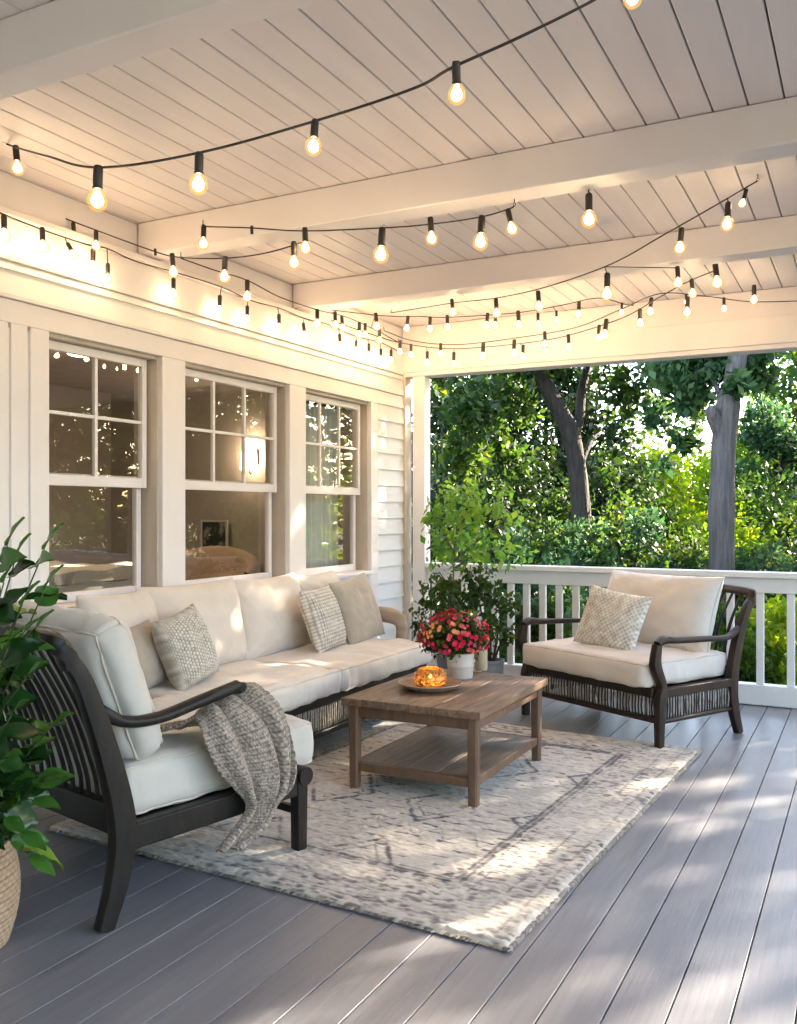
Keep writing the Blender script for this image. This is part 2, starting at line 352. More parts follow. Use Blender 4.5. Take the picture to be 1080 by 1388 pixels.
for (a0, a1), (c0, c1) in zip([w_[:2] for w_ in WINS], [w_[:2] for w_ in WINS][1:] + [(6.51, 0)]): b.box(WX - .03, CF, a1, c0, 0, ZH)
for a0, a1, _ in WINS: b.box(WX - .03, CF, a0 + .001, a1 - .001, 0, ZS - .03)
wchild(b, 'window_casing', M_white, bevel=.004)
for (y0, y1, nc) in WINS:
    b = MB(); XO = WX - .15   # jamb liner
    b.box(XO, WX - .002, y0 - .03, y0 + .012, ZS, ZH - .002); b.box(XO, WX - .002, y1 - .012, y1 + .03, ZS, ZH - .002); b.box(XO, WX - .002, y0 + .012, y1 - .012, ZH - .02, ZH + .03)
    b.box(XO, XO + .03, y1 - .04, y1 - .0125, ZS, ZH - .021)
    wn = wchild(b, 'window', M_sill, bevel=.002)
    b = MB(); b.box(XO, CF + .03, y0 + .002, y1 - .002, ZS - .028, ZS); wchild(b, 'sill', M_white, wn, bevel=.004)
    def sash(X, za, zb, top, nr, ncol, stile=.035, bot=.035, lft=.012):
        b = MB(); ya, yb = y0 + .013, y1 - .045
        b.box(X - .018, X + .018, ya, ya + stile, za, zb); b.box(X - .018, X + .018, yb - stile, yb, za, zb)
        b.box(X - .0175, X + .0175, ya + stile, yb - stile, zb - top, zb); b.box(X - .0175, X + .0175, ya + stile, yb - stile, za, za + bot)
        wchild(b, 'sash', M_white, wn, bevel=.003)
        ga, gb, gl, gh = ya + stile, yb - stile, za + bot, zb - top
        if nr > 1:
            b = MB()
            for k in range(1, ncol): yy = ga + (gb - ga) * k / ncol; b.box(X - .012, X + .012, yy - .010, yy + .010, gl, gh)
            for k in range(1, nr):
                zz = gl + (gh - gl) * k / nr
                for q in range(ncol):
                    s0 = ga + (gb - ga) * q / ncol + (.010 if q else 0); s1 = ga + (gb - ga) * (q + 1) / ncol - (.010 if q < ncol - 1 else 0)
                    b.box(X - .011, X + .011, s0, s1, zz - .009, zz + .009)
            wchild(b, 'muntins', M_white, wn, bevel=.002)
        b = MB(); b.box(X - .003, X + .003, ga - .004, gb + .004, gl - .004, gh + .004); wchild(b, 'pane', M_glass, wn)
    sash(WX - .065, 1.535, ZH - .022, .045, 2, nc, bot=.055)
    sash(WX - .108, ZS + .002, 1.60, .05, 1, 1, bot=.05)

# corner column
b = MB(); b.box(-3.50, -3.385, 7.0, 7.115, .0, 2.563)
b.box(-3.512, -3.373, 6.988, 7.127, 0.0, .12)
tag(b.build('porch_column', M_white, bevel=.004), 'white square porch column at the corner beside the siding', 'column')
b = MB(); b.box(1.35, 1.47, 7.0, 7.02, .97, 2.563); b.box(1.35, 1.47, 7.021, 7.14, .97, 2.563)
tag(b.build('porch_column', M_white, bevel=.004), 'white square porch column at the right end of the roof, outside the photo', 'column')

# railing
rl = thing('porch_railing', 'white wooden porch railing with square balusters along the garden side', 'railing', (-.6, 7.07, 0))
def rchild(b, name, **k):
    o = b.build(name, M_rail, None, bevel=.004, **k); o.data.transform(Matrix.Translation((.6, -7.07, 0))); o.parent = rl; return o
X0 = -3.383
b = MB(); b.box(X0, 2.2, 7.0, 7.15, .925, .965); rchild(b, 'cap_rail')
b = MB(); b.box(X0, 2.2, 7.035, 7.10, .815, .9245); rchild(b, 'top_rail')
b = MB(); b.box(X0, 2.2, 7.02, 7.12, .005, .15); rchild(b, 'bottom_rail')
x = X0 + .07
while x < 2.1:
    b = MB(); b.box(x - .026, x + .026, 7.045, 7.09, .151, .8145); rchild(b, 'baluster')
    x += .137 if x < -1.2 else .205

# ------------------------------------------------------------------ interior room behind the windows
RX = -7.4
M_room = mat('taupe_plaster', (.37, .325, .29), (.33, .29, .255), rough=.9, nscale=2, bump=.05)
b = MB()
b.box(RX - .1, RX, 0, 9, 0, 2.7); b.box(RX, WX - .16, -.1, 0, 0, 2.7); b.box(RX, WX - .16, 7.4, 7.5, 0, 2.7)
tag(b.build('room_wall', M_room), kind='structure')
b = MB(); b.box(RX, WX - .16, 0, 7.4, -.1, .02); tag(b.build('room_floor', mat('room_boards', (.16, .10, .06), rough=.5)), kind='structure')
b = MB(); b.box(RX, WX - .16, 0, 7.4, 2.7, 2.8); tag(b.build('room_ceiling', mat('room_ceiling_paint', (.5, .46, .42), rough=.9)), kind='structure')
# room lamps: the wall lamp, and ceiling lamps added to brighten the room
M_fill_lamp = emis('fill_lamp_glow', (1, .76, .52), 9)
sn = thing('wall_lamp', 'lit wall lamp with square shade inside the room, glowing in the middle window', 'lamp', (-5.46, 7.39, 1.97))
b = MB(); b.sweep([(0, -.09, -.15), (0, -.09, .15)], [.17, .13], [.12, .10], sq=3, n=1, seg=16, up=(0, 1, 0)); b.build('lamp_shade', emis('lit_wall_lamp_shade', (1, .74, .48), 4), sn)
b = MB(); b.box(-.05, .05, -.02, 0, -.10, .06); b.sweep([(0, -.01, -.05), (0, -.05, -.19), (0, -.09, -.16)], .012, .012, seg=6); b.build('lamp_bracket', M_darkwood, sn)
for (lx, ly, lb_) in ((-5.3, 3.2, 'unseen round ceiling lamp added to brighten the room towards the left window'), (-5.5, 5.2, 'unseen round ceiling lamp added to brighten the room behind the middle window')):  # unseen ceiling lamps, added to brighten the room
    cl_ = thing('fill_lamp', lb_, 'lamp', (lx, ly, 2.698)); b = MB(); b.lathe([(0, -.07), (.10, -.065), (.16, -.03), (.17, -.012), (0, -.01)], seg=24); b.build('diffuser', M_fill_lamp, cl_, smooth=True)
    b = MB(); b.lathe([(.165, -.0095), (.185, -.009), (.185, 0), (.165, 0)], seg=24); b.build('lamp_rim', M_room, cl_)
cu = thing('curtain', 'pale sheer curtain hanging inside the right window', 'curtain', (-3.95, 6.28, .1)); V = []; F = []; n = 90
for i in range(n + 1):
    y_ = -.42 + .62 * i / n; x_ = .035 * math.sin(i * .55) + .012 * math.sin(i * 1.3)
    V += [(x_, y_, 0), (x_ * 1.1, y_, 1.1), (x_ * .8, y_, 2.15)]
for i in range(n):
    for j in range(2): q_ = i * 3 + j; F.append((q_, q_ + 3, q_ + 4, q_ + 1))
b = MB(); b.add(V, F); o = b.build('curtain_panel', mat('sheer_curtain', (.82, .86, .84), (.74, .78, .76), rough=.9, bump=.1), cu, smooth=True); sm = o.modifiers.new('solid', 'SOLIDIFY'); sm.thickness = .003
b = MB(); b.sweep([(0, -.5, 2.17), (0, .55, 2.17)], .02, .02, n=1); b.build('curtain_rod', M_darkwood, cu)
tc_ = thing('tub_chair', 'tan tub chair seen through the middle window', 'chair', (-5.0, 6.15, .02), R(30)); V = []; F = []; n = 24
for i in range(n + 1):
    a_ = math.pi * (-.15 + 1.3 * i / n); h_ = .86 + .20 * math.sin(math.pi * i / n); c_, s_ = math.cos(a_), math.sin(a_)
    V += [(.30 * c_, .30 * s_, .25), (.36 * c_, .36 * s_, .12), (.40 * c_, .40 * s_, h_), (.34 * c_, .34 * s_, h_ + .02), (.29 * c_, .29 * s_, h_ - .03)]
for i in range(n):
    for j in range(5): j2 = (j + 1) % 5; F.append((i * 5 + j, (i + 1) * 5 + j, (i + 1) * 5 + j2, i * 5 + j2))
b = MB(); b.add(V, F); b.build('backrest', mat('tan_upholstery', (.40, .27, .17), rough=.8), tc_, smooth=True)
b = MB(); b.lathe([(0, .20), (.27, .20), (.29, .24), (.29, .40), (.26, .44), (0, .45)], seg=24); b.build('seat', M_cream2, tc_, smooth=True, angle=50)
for a_ in (45, 135, 225, 315): b = MB(); b.sweep([(.22 * math.cos(R(a_)), .22 * math.sin(R(a_)), 0), (.2 * math.cos(R(a_)), .2 * math.sin(R(a_)), .199)], .03, .04, n=1); b.build('leg', M_darkwood, tc_)
pf = thing('picture_frame', 'dark framed picture standing in the room behind the tan tub chair', 'picture', (-5.9, 7.30, .90)); b = MB()
b.box(-.17, .17, 0, .02, 0, .02); b.box(-.17, .17, 0, .02, .40, .42); b.box(-.17, -.15, 0, .02, .02, .40); b.box(.15, .17, 0, .02, .02, .40); b.build('frame', M_cream2, pf)
b = MB(); b.box(-.149, .149, .006, .014, .021, .399); b.build('picture', mat('dark_print', (.02, .02, .022), (.25, .24, .22), nscale=7, lo=.5, hi=.6, rough=.3), pf)
sb = thing('sideboard', 'low pale sideboard under the dark framed picture in the room', 'sideboard', (-5.9, 7.15, .021)); b = MB(); b.box(-.55, .55, -.2, .2, .1, .877); b.build('cabinet', M_room, sb, bevel=.01)
for sx_ in (-.5, .5): b = MB(); b.box(sx_ - .03, sx_ + .03, -.15, .15, 0, .099); b.build('leg', M_darkwood, sb)
# the room door
dr = thing('interior_door', 'closed taupe panelled door seen through the left window', 'door', (RX, 5.4, 0))
b = MB()
for k in range(2): b.box(.001, .05, -.75 + k * .76, -.75 + k * .76 + .74, .02, 2.05)
b.build('door_leaf', mat('taupe_door_paint', (.40, .34, .285), rough=.6), dr, bevel=.008)
b = MB(); b.lathe([(.004, 0), (.012, .01), (.03, .035), (.02, .06), (.003, .062)], (0.05, -.05, 1.02), 16, Matrix.Rotation(R(90), 4, 'Y')); b.build('door_knob', mat('old_brass', (.25, .16, .07), rough=.3, metal=.9), dr, smooth=True)
# bed
bd = thing('bed', 'low bed with rumpled beige cover seen through the left window', 'bed', (-5.6, 4.3, .02))
b = MB(); b.box(-.9, .9, -1.0, 1.0, .12, .56); b.build('bed_base', M_darkwood, bd, bevel=.02)
for nm_, z0_, z1_, m_ in (('mattress', .57, .90, M_cream2), ('bed_cover', .905, .98, M_taupe)):
    b = MB(); n = 24
    ww = .92 if nm_ == 'bed_cover' else .88
    V = []; F = []
    for i in range(n + 1):
        for j in range(n + 1):
            u, v = i / n * 2 - 1, j / n * 2 - 1
            V.append((ww * u, 1.0 * v, z1_ + .05 * noise.noise(Vector((u * 3, v * 3, z0_ * 9)))))
    k0 = len(V)
    for i in range(n + 1):
        for j in range(n + 1):
            u, v = i / n * 2 - 1, j / n * 2 - 1; V.append((ww * u, 1.0 * v, z0_))
    for i in range(n):
        for j in range(n):
            a_ = i * (n + 1) + j; F.append((a_, a_ + n + 1, a_ + n + 2, a_ + 1)); F.append((k0 + a_, k0 + a_ + 1, k0 + a_ + n + 2, k0 + a_ + n + 1))
    for i in range(n):
        for (p0, p1) in ((i * (n + 1), (i + 1) * (n + 1)), ((i + 1) * (n + 1) + n, i * (n + 1) + n), (n * (n + 1) + i, n * (n + 1) + i + 1), (i + 1, i)):
            F.append((p1, p0, k0 + p0, k0 + p1))
    b.add(V, F); b.build(nm_, m_, bd, smooth=True, angle=50)
b = MB(); b.sweep([(-.95, -1, .02), (-.95, -1, 1.25)], .06, .06, n=1); b.sweep([(-.95, 1, .02), (-.95, 1, 1.25)], .06, .06, n=1); b.box(-.97, -.93, -.97, .97, .6, 1.2); b.build('headboard', M_darkwood, bd, bevel=.01)

# ------------------------------------------------------------------ cushions
def cushion(name, sx, sy, sz, m, parent, M, r=.05, crown=.02, wr=.006, seed=0, n=22, pipe=None, sag=0, wf=9):
    """box cushion: rounded cube with crowned faces and soft wrinkles (z = thickness)"""
    hx, hy, hz = sx / 2, sy / 2, sz / 2; r = min(r, hz * .98)
    def dfm(u, v, w):
        p = Vector((u * hx, v * hy, w * hz)); q = Vector((max(-hx + r, min(hx - r, p.x)), max(-hy + r, min(hy - r, p.y)), max(-hz + r, min(hz - r, p.z))))
        d = p - q
        if d.length > 1e-6: p = q + d.normalized() * r
        cu, cv, cw = 1 - u * u, 1 - v * v, 1 - w * w
        p.z += w * crown * (max(cu, 0) ** .6) * (max(cv, 0) ** .6)
        p.x += u * crown * .5 * max(cv, 0) ** .7 * max(cw, 0) ** .5; p.y += v * crown * .5 * max(cu, 0) ** .7 * max(cw, 0) ** .5
        p.z -= sag * cu * cv
        s_ = Vector((seed * 7.3, seed * 3.1, 0))
        nz = noise.noise(Vector((p.x * wf, p.y * wf, p.z * wf)) + s_) + .5 * noise.noise(Vector((p.x * wf * 2.3, p.y * wf * 2.3, p.z * 10)) + s_)
        e = max(abs(u), abs(v)); edge = math.exp(-((1 - e) / .16) ** 2)
        ridg = noise.noise(Vector((p.x * 34, p.y * 34, 0)) + s_) * edge * (.55 if abs(w) > .9 else .9)
        nrm = Vector((u * (abs(u) > .999), v * (abs(v) > .999), w * (abs(w) > .999)))
        if nrm.length: p += nrm.normalized() * (nz + ridg) * wr
        return p
    def grid_axis(h, k):
        # denser near edges
        return [math.sin((i / k * 2 - 1) * math.pi / 2) ** 1 for i in range(k + 1)]
    nx = max(10, int(n * max(.5, sx / .6))); ny = max(10, int(n * max(.5, sy / .6))); nzn = 8
    ax, ay, az = grid_axis(hx, nx), grid_axis(hy, ny), grid_axis(hz, nzn)
    idx = {}; V = []; F = []
    def vid(i, j, k):
        key = (i, j, k)
        if key not in idx: idx[key] = len(V); V.append(M @ dfm(ax[i], ay[j], az[k]))
        return idx[key]
    for i in range(nx):
        for j in range(ny):
            F.append((vid(i, j, nzn), vid(i + 1, j, nzn), vid(i + 1, j + 1, nzn), vid(i, j + 1, nzn)))
            F.append((vid(i, j, 0), vid(i, j + 1, 0), vid(i + 1, j + 1, 0), vid(i + 1, j, 0)))
    for i in range(nx):
        for k in range(nzn):
            F.append((vid(i, 0, k), vid(i + 1, 0, k), vid(i + 1, 0, k + 1), vid(i, 0, k + 1)))
            F.append((vid(i, ny, k), vid(i, ny, k + 1), vid(i + 1, ny, k + 1), vid(i + 1, ny, k)))
    for j in range(ny):
        for k in range(nzn):
            F.append((vid(0, j, k), vid(0, j, k + 1), vid(0, j + 1, k + 1), vid(0, j + 1, k)))
            F.append((vid(nx, j, k), vid(nx, j + 1, k), vid(nx, j + 1, k + 1), vid(nx, j, k + 1)))
    b = MB(); b.add(V, F); o = b.build(name, m, parent, smooth=True)
    if pipe:
        b = MB()
        for ww in (1, -1):
            pts = []
            for i in range(nx): pts.append((ax[i], -1))
            for j in range(ny): pts.append((1, ay[j]))
            for i in range(nx, 0, -1): pts.append((ax[i], 1))
            for j in range(ny, 0, -1): pts.append((-1, ay[j]))
            pts.append(pts[0])
            b.sweep([M @ (dfm(x_, y_, ww) * 1.003) for x_, y_ in pts], .010, .010, seg=6, n=0, cap=False, up=(0.3, .2, 1))
        pb = b.build('piping', pipe, None, smooth=True); pb.parent = o
    return o
def pillow_mesh(w_, h_, th, seed=0, mode='plain', n=64, amp=.006, flop=.0, cell=.03):
    V = []; tint = []; F = []
    s_ = Vector((seed * 5.1, 0, seed * 2.2))
    def shape(u, v, side):
        ed = (1 - abs(u) ** 2.6) * (1 - abs(v) ** 2.6); ed = max(ed, 0)
        z = side * th / 2 * ed ** (.40 if mode == 'back' else .52)
        px = w_ / 2 * u * (1 - .07 * (1 - v * v) * abs(u) ** 3 * 1.0) ; py = h_ / 2 * v * (1 - .07 * (1 - u * u) * abs(v) ** 3)
        z += .012 * noise.noise(Vector((u * 2.5, v * 2.5, side * 2)) + s_) * ed
        py += -flop * u * u
        if mode == 'plain':
            z += side * .006 * noise.noise(Vector((u * 5, v * 5, 3)) + s_) * ed ** .3
        tt = .6
        if mode == 'back':
            rad = math.atan2(abs(v) - 1.15, abs(u) - 1.15); dcor = math.hypot(abs(u) - 1, abs(v) - 1); q_ = (1 if u > 0 else 2) + (3 if v > 0 else 7)
            z += side * .016 * math.exp(-dcor * 2.2) * noise.noise(Vector((rad * 9, q_ * 3.3, seed))) * ed ** .25
            z += side * .012 * noise.noise(Vector((u * 3.2 + .8 * v, v * 2.4, seed * 1.7))) * ed ** .3
            z += side * .006 * noise.noise(Vector((u * 22, v * 5, seed))) * math.exp(-((1 - abs(v)) / .2) ** 2) * ed ** .2
        if mode == 'basket':
            a_ = px / cell; c_ = py / cell
            par = (math.floor(a_) + math.floor(c_)) % 2
            fa, fc = a_ - math.floor(a_), c_ - math.floor(c_)
            bl = (math.sin(math.pi * fa) * math.sin(math.pi * fc)) ** .6
            st = .5 + .5 * (math.cos(6 * math.pi * (fc if par else fa)))
            nn = noise.noise(Vector((px * 30, py * 30, seed)))
            z += side * amp * bl * (.7 + .5 * st) * min(1, ed * 4); tt = bl * (.55 + .35 * st) + .25 * nn + .1
        if mode == 'nubby':
            pxx, pyy = px * (1 + .45 * abs(u) ** 7), py * (1 + .45 * abs(v) ** 7)
            q = Vector((pxx / cell + .4 * noise.noise(Vector((px * 20, py * 20, 1))), pyy / cell + .4 * noise.noise(Vector((px * 20, py * 20, 7))), side * 3)) 
            a_, c_ = q.x, q.y + .5 * (math.floor(q.x) % 2)
            fa, fc = a_ - math.floor(a_) - .5, c_ - math.floor(c_) - .5
            bl = max(0, 1 - 3.2 * (fa * fa + fc * fc)); nn = noise.noise(Vector((px * 40, py * 40, seed)))
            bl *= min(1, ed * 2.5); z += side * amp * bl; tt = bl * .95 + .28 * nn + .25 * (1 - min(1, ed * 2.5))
        if mode == 'scale':
            row = math.floor(py / (cell * .55)); a_ = px / cell + .5 * (row % 2) + .5 * noise.noise(Vector((px * 9, py * 9, 2))); fa = a_ - math.floor(a_) - .5; fc = py / (cell * .55) - row
            bl = max(0, 1 - (2 * fa) ** 2 - .5 * fc); nn = noise.noise(Vector((px * 25, py * 25, seed)))
            msk = max(0, min(1, 1.2 + 2.2 * noise.noise(Vector((px * 4, py * 4, 9.3)))))
            z += side * amp * bl * min(1, ed * 4) * msk; tt = .35 + .55 * bl + .3 * nn
        return (px, py, z), tt
    for side in (1, -1):
        for i in range(n + 1):
            for j in range(n + 1):
                u, v = math.sin((i / n * 2 - 1) * math.pi / 2 * .999) , math.sin((j / n * 2 - 1) * math.pi / 2 * .999)
                p, tt = shape(u, v, side)
                V.append(p); tint.append(tt)
    def q(s, i, j): return s * (n + 1) ** 2 + i * (n + 1) + j
    for i in range(n):
        for j in range(n):
            F.append((q(0, i, j), q(0, i + 1, j), q(0, i + 1, j + 1), q(0, i, j + 1)))
            F.append((q(1, i, j), q(1, i, j + 1), q(1, i + 1, j + 1), q(1, i + 1, j)))
    for k in range(n):
        F.append((q(0, k, 0), q(1, k, 0), q(1, k + 1, 0), q(0, k + 1, 0))); F.append((q(0, k, n), q(0, k + 1, n), q(1, k + 1, n), q(1, k, n)))
        F.append((q(0, 0, k), q(0, 0, k + 1), q(1, 0, k + 1), q(1, 0, k))); F.append((q(0, n, k), q(1, n, k), q(1, n, k + 1), q(0, n, k + 1)))
    return np.array(V), np.array(F), np.clip(np.array(tint), 0, 1)
def frame_mat(pos, xaxis, yaxis):
    x = Vector(xaxis).normalized(); y = Vector(yaxis); y = (y - x * y.dot(x)).normalized(); z = x.cross(y)
    return Matrix(((x.x, y.x, z.x, pos[0]), (x.y, y.y, z.y, pos[1]), (x.z, y.z, z.z, pos[2]), (0, 0, 0, 1)))
def pillow(name, label, pos, xa, ya, w_, h_, th, m, mode='plain', seed=0, n=64, **k):
    V, F, tt = pillow_mesh(w_, h_, th, seed, mode, n, **k)
    o = np_mesh(name, V, F, m, tint=tt, smooth=True); o.matrix_world = frame_mat(pos, xa, ya)
    tag(o, label, 'pillow')
    if mode == 'plain':   # seam
        b = MB(); pts = []
        K = 40
        for e in range(4):
            for i in range(K):
                s_ = i / K * 2 - 1
                u, v = [(s_, -1), (1, s_), (-s_, 1), (-1, -s_)][e]
                pts.append((w_ / 2 * u * (1 - .07 * (1 - v * v) * abs(u) ** 3) * 1.0, h_ / 2 * v * (1 - .07 * (1 - u * u) * abs(v) ** 3) - k.get('flop', 0) * u * u, 0))
        pts.append(pts[0]); b.sweep(pts, .007, .007, seg=6, n=0, cap=False); b.build('seam', m, o, smooth=True)
    return o

def back_pillow(parent, M, w_, h_, th, seed):
    V, F, tt = pillow_mesh(w_, h_, th, seed, 'back', 56); o = np_mesh('back_cushion', V, F, M_cream, parent=parent, tint=tt, smooth=True); o.matrix_local = M
    pts = []; K = 40
    for e in range(4):
        for i in range(K):
            s_ = i / K * 2 - 1; u, v = [(s_, -1), (1, s_), (-s_, 1), (-1, -s_)][e]
            pts.append((w_ / 2 * u * (1 - .07 * (1 - v * v) * abs(u) ** 3), h_ / 2 * v * (1 - .07 * (1 - u * u) * abs(v) ** 3), 0))
    pts.append(pts[0]); b = MB(); b.sweep(pts, .009, .009, seg=6, n=0, cap=False); b.build('piping', M_piping, o, smooth=True)
    return o
# ------------------------------------------------------------------ sofa
sofa = thing('sofa', 'long cream cushioned sofa with dark slatted base under the windows', 'sofa', (-3.1, 4.5, 0))
SY0, SY1 = 3.34 - 4.5, 5.62 - 4.5           # local y range
def T(x, y, z): return Matrix.Translation((x, y, z))
ys = [SY0, -.08 - .02, SY1]
cy = [(3.34, 4.42), (4.425, 5.60)]
for k, (a0, a1) in enumerate(cy):
    cushion('seat_cushion', .84, a1 - a0, .135, M_cream, sofa, T(.03, (a0 + a1) / 2 - 4.5, .445), r=.032, crown=.020, wr=.012, seed=k + 1, pipe=M_piping)
for k, (a0, a1, dz, tilt) in enumerate([(3.26, 3.70, 0, 14), (3.66, 4.43, .01, 13), (4.42, 5.10, 0, 14), (5.08, 5.62, -.01, 17)]):
    back_pillow(sofa, T(-.30, (a0 + a1) / 2 - 4.5, .735 + dz) @ Matrix.Rotation(R(-tilt), 4, 'Y') @ Matrix.Rotation(R(90), 4, 'Z') @ Matrix.Rotation(R(90), 4, 'X'), a1 - a0 + .05, .52, .25, 30 + k)
b = MB(); b.box(-.44, .40, SY0, SY1, .32, .375); b.box(-.44, .40, SY0, SY1, .15, .185)
b.build('base_rails', M_darkwood, sofa, bevel=.008)
b = MB(); y = SY0 + .06; 
while y < SY1 - .02:
    b.sweep([(.375 + rnd.uniform(-.004, .004), y, .185), (.375, y + rnd.uniform(-.004, .004), .25), (.375, y + rnd.uniform(-.004, .004), .32)], .012, .012, seg=6, n=2); y += rnd.uniform(.023, .026)
b.build('base_spindles', M_pale, sofa, smooth=True)
b = MB(); b.box(.34, .352, SY0 + .05, SY1 - .05, .187, .318); b.build('base_backing', M_darkwood, sofa)
for (lx, ly) in ((.36, SY0 + .05), (.36, SY1 - .05), (-.40, SY0 + .05), (-.40, SY1 - .05)):
    b = MB(); b.sweep([(lx, ly, 0), (lx, ly, .1495)], .06, .06, sq=6, n=1); b.build('leg', M_darkwood, sofa, bevel=0)
b = MB(); b.sweep([(-.46, SY0, .30), (-.50, SY0, .60), (-.475, SY0, .80)], .05, .05, sq=4); b.sweep([(-.46, SY1, .30), (-.48, SY1, .60), (-.475, SY1, .80)], .05, .05, sq=4)
b.sweep([(-.475, SY0, .80), (-.475, 0, .80), (-.475, SY1, .80)], .05, .05, sq=4); b.box(-.48, -.46, SY0 + .03, SY1 - .03, .3, .77)
b.build('back_frame', M_darkwood, sofa, smooth=True, angle=40)
# right arm, pale worn wood
M_arm = mat('pale_worn_wood', (.48, .38, .29), (.36, .27, .20), rough=.55, nscale=6, stretch=(.6, 4, 4), bump=.2)
b = MB(); b.sweep([(-.42, SY1 + .10, .62), (-.1, SY1 + .10, .665), (.10, SY1 + .10, .655), (.16, SY1 + .10, .59), (.15, SY1 + .10, .46), (.15, SY1 + .10, .24)], [.10, .11, .11, .10, .08, .07], [.04, .04, .045, .05, .06, .06], sq=4, up=(0, 1, 0.01), seg=12)
b.build('arm', M_arm, sofa, smooth=True)

# ------------------------------------------------------------------ armchairs
def armchair(name, label, loc, rz, W, D, wood, fabric, rail_z=(.20, .30), left_style=False, bh=0):
    c = thing(name, label, 'armchair', loc, rz, 'dark framed armchairs with cream cushions')
    hw, hd = W / 2, D / 2
    for s in (-1, 1):
        x = s * hw
        b = MB(); b.sweep([(x, -hd - .02, 0), (x, -hd + .035, .17), (x, -hd + .05, .34), (x, -hd + .0, .56), (x, -hd - .09, .78 + bh * .6), (x * .99, -hd - .155, .865 + bh)], [k_ * (1.1 if left_style else 1) for k_ in (.045, .05, .055, .055, .05, .045)], [k_ * (1.1 if left_style else 1) for k_ in (.055, .075, .085, .075, .06, .05)], sq=5, up=(0, 1, .3), seg=12)
        b.build('rear_leg', wood, c, smooth=True, angle=35)
        b = MB()
        if left_style: b.sweep([(x, hd, 0), (x, hd, .15), (x, hd, .335)], [.05, .052, .055], [.05, .055, .06], sq=6, up=(0, 1, 0), seg=12); b.sweep([(x - .035, hd + .01, .32), (x + .035, hd + .01, .32)], .075, .075, n=2, seg=12)
        else: b.sweep([(x, hd, 0), (x, hd, .12), (x, hd - .005, .28), (x, hd - .02, .38), (x, hd + .035, .50), (x, hd + .02, .62)], [.045, .05, .06, .055, .055, .05], [.05, .055, .075, .05, .07, .05], sq=4, up=(0, 1, 0), seg=12)
        b.build('front_leg', wood, c, smooth=True, angle=35)
        b = MB()
        if left_style:
            b.sweep([(x, -hd - .03, .735), (x, -hd + .06, .685), (x, -hd + .20, .675), (x, -hd + .38, .705), (x, -hd + .555, .735)], [.045, .05, .055, .055, .05], [.045, .04, .042, .045, .045], sq=2.5, seg=12)
            b.sweep([(x, -hd + .54, .73), (x, -hd + .60, .70), (x, -hd + .64, .5), (x, -hd + .64, .295)], .045, .045, sq=2.5, up=(0, 1, 0))
        else:
            b.sweep([(x, -hd - .02, .66), (x, -hd + .10, .615), (x, -hd + .30, .62), (x, hd - .14, .635), (x, hd - .04, .645), (x, hd + .02, .625)], [.04, .05, .055, .06, .07, .05], [.045, .035, .035, .04, .05, .035], sq=3, seg=12)
        b.build('arm', wood, c, smooth=True, angle=40)
    z0, z1 = rail_z
    # top rail between the posts, softly bowed back
    b = MB(); b.sweep([(-hw * .995, -hd - .14, .83 + bh), (-hw * .982, -hd - .172, .895 + bh), (-hw * .85, -hd - .20, .92 + bh), (0, -hd - .215, .93 + bh), (hw * .85, -hd - .20, .92 + bh), (hw * .982, -hd - .172, .895 + bh), (hw * .995, -hd - .14, .83 + bh)], .062 if left_style else .048, .062 if left_style else .055, sq=4, seg=12); b.build('top_rail', wood, c, smooth=True, angle=40)
    b = MB()
    b.box(-hw + .028, hw - .028, -hd + .015, -hd + .065, z1 - .03, z1 + .07)
    b.box(-hw + .028, hw - .028, hd - .03, hd + .03, z1 - .055, z1)
    for s in (-1, 1): b.box(s * hw - .024, s * hw + .024, -hd + .07, hd - .028, z1 - .055 if not left_style else z1 - .09, z1 - .001)
    b.box(-hw + .03, hw - .03, -hd + .066, hd - .031, z1 - .04, z1 - .012)
    b.build('seat_frame', wood, c, bevel=.006)
    if not left_style:
        b = MB(); b.box(-hw + .024, hw - .024, hd - .02, hd + .02, .155, .185)
        for s in (-1, 1): b.sweep([(s * hw, hd - .02, .165), (s * hw, -hd + .02, .165)], .035, .03, sq=5, n=1)
        b.build('stretcher', wood, c, bevel=.004)
    def spind(mm, nm, off, step):
        b = MB(); x = -hw + .04 + off
        while x < hw - .04:
            b.sweep([(x, hd - .005, .18), (x + rnd.uniform(-.004, .004), hd + rnd.uniform(-.004, .004), .24), (x + rnd.uniform(-.004, .004), hd - .005, z1 - .05)], rnd.uniform(.008, .011), .010, seg=6, n=2); x += rnd.uniform(.92, 1.08) * step
        b.build(nm, mm, c, smooth=True)
        for s in (-1, 1):
            b = MB(); y = -hd + .09 + off
            while y < hd - .05:
                b.sweep([(s * hw, y, .178), (s * hw + rnd.uniform(-.006, .006), y + rnd.uniform(-.004, .004), .24), (s * hw, y + rnd.uniform(-.004, .004), z1 - .05)], rnd.uniform(.008, .011), .010, seg=6, n=2); y += rnd.uniform(.92, 1.08) * step
            b.build(nm, mm, c, smooth=True)
    if not left_style:
        spind(wood, 'dark_spindles', .0125, .025); spind(M_pale, 'pale_spindles', 0, .025)
    else:
        b = MB(); b.box(-hw + .03, hw - .03, hd - .015, hd + .015, .16, .19); b.build('stretcher', wood, c, bevel=.004)
    # curved back slats
    b = MB(); n = 17 if left_style else 15
    for k in range(n):
        u = -1 + 2 * (k + .5) / n; xb = u * (hw - .04); xt = u * (hw - .06) + .0
        j = rnd.uniform(-.008, .008)
        b.sweep([(xb, -hd + .035, z1 + .05), (xb + j, -hd + .02, .5), (xt - j, -hd - .06, .70 + bh * .5), (xt, -hd - .185 - .02 * (1 - u * u), .905 + bh)], [.020, .026, .024, .018], .014, seg=8, n=4, up=(0, 1, .3))
    b.build('back_slats', wood, c, smooth=True)
    return c
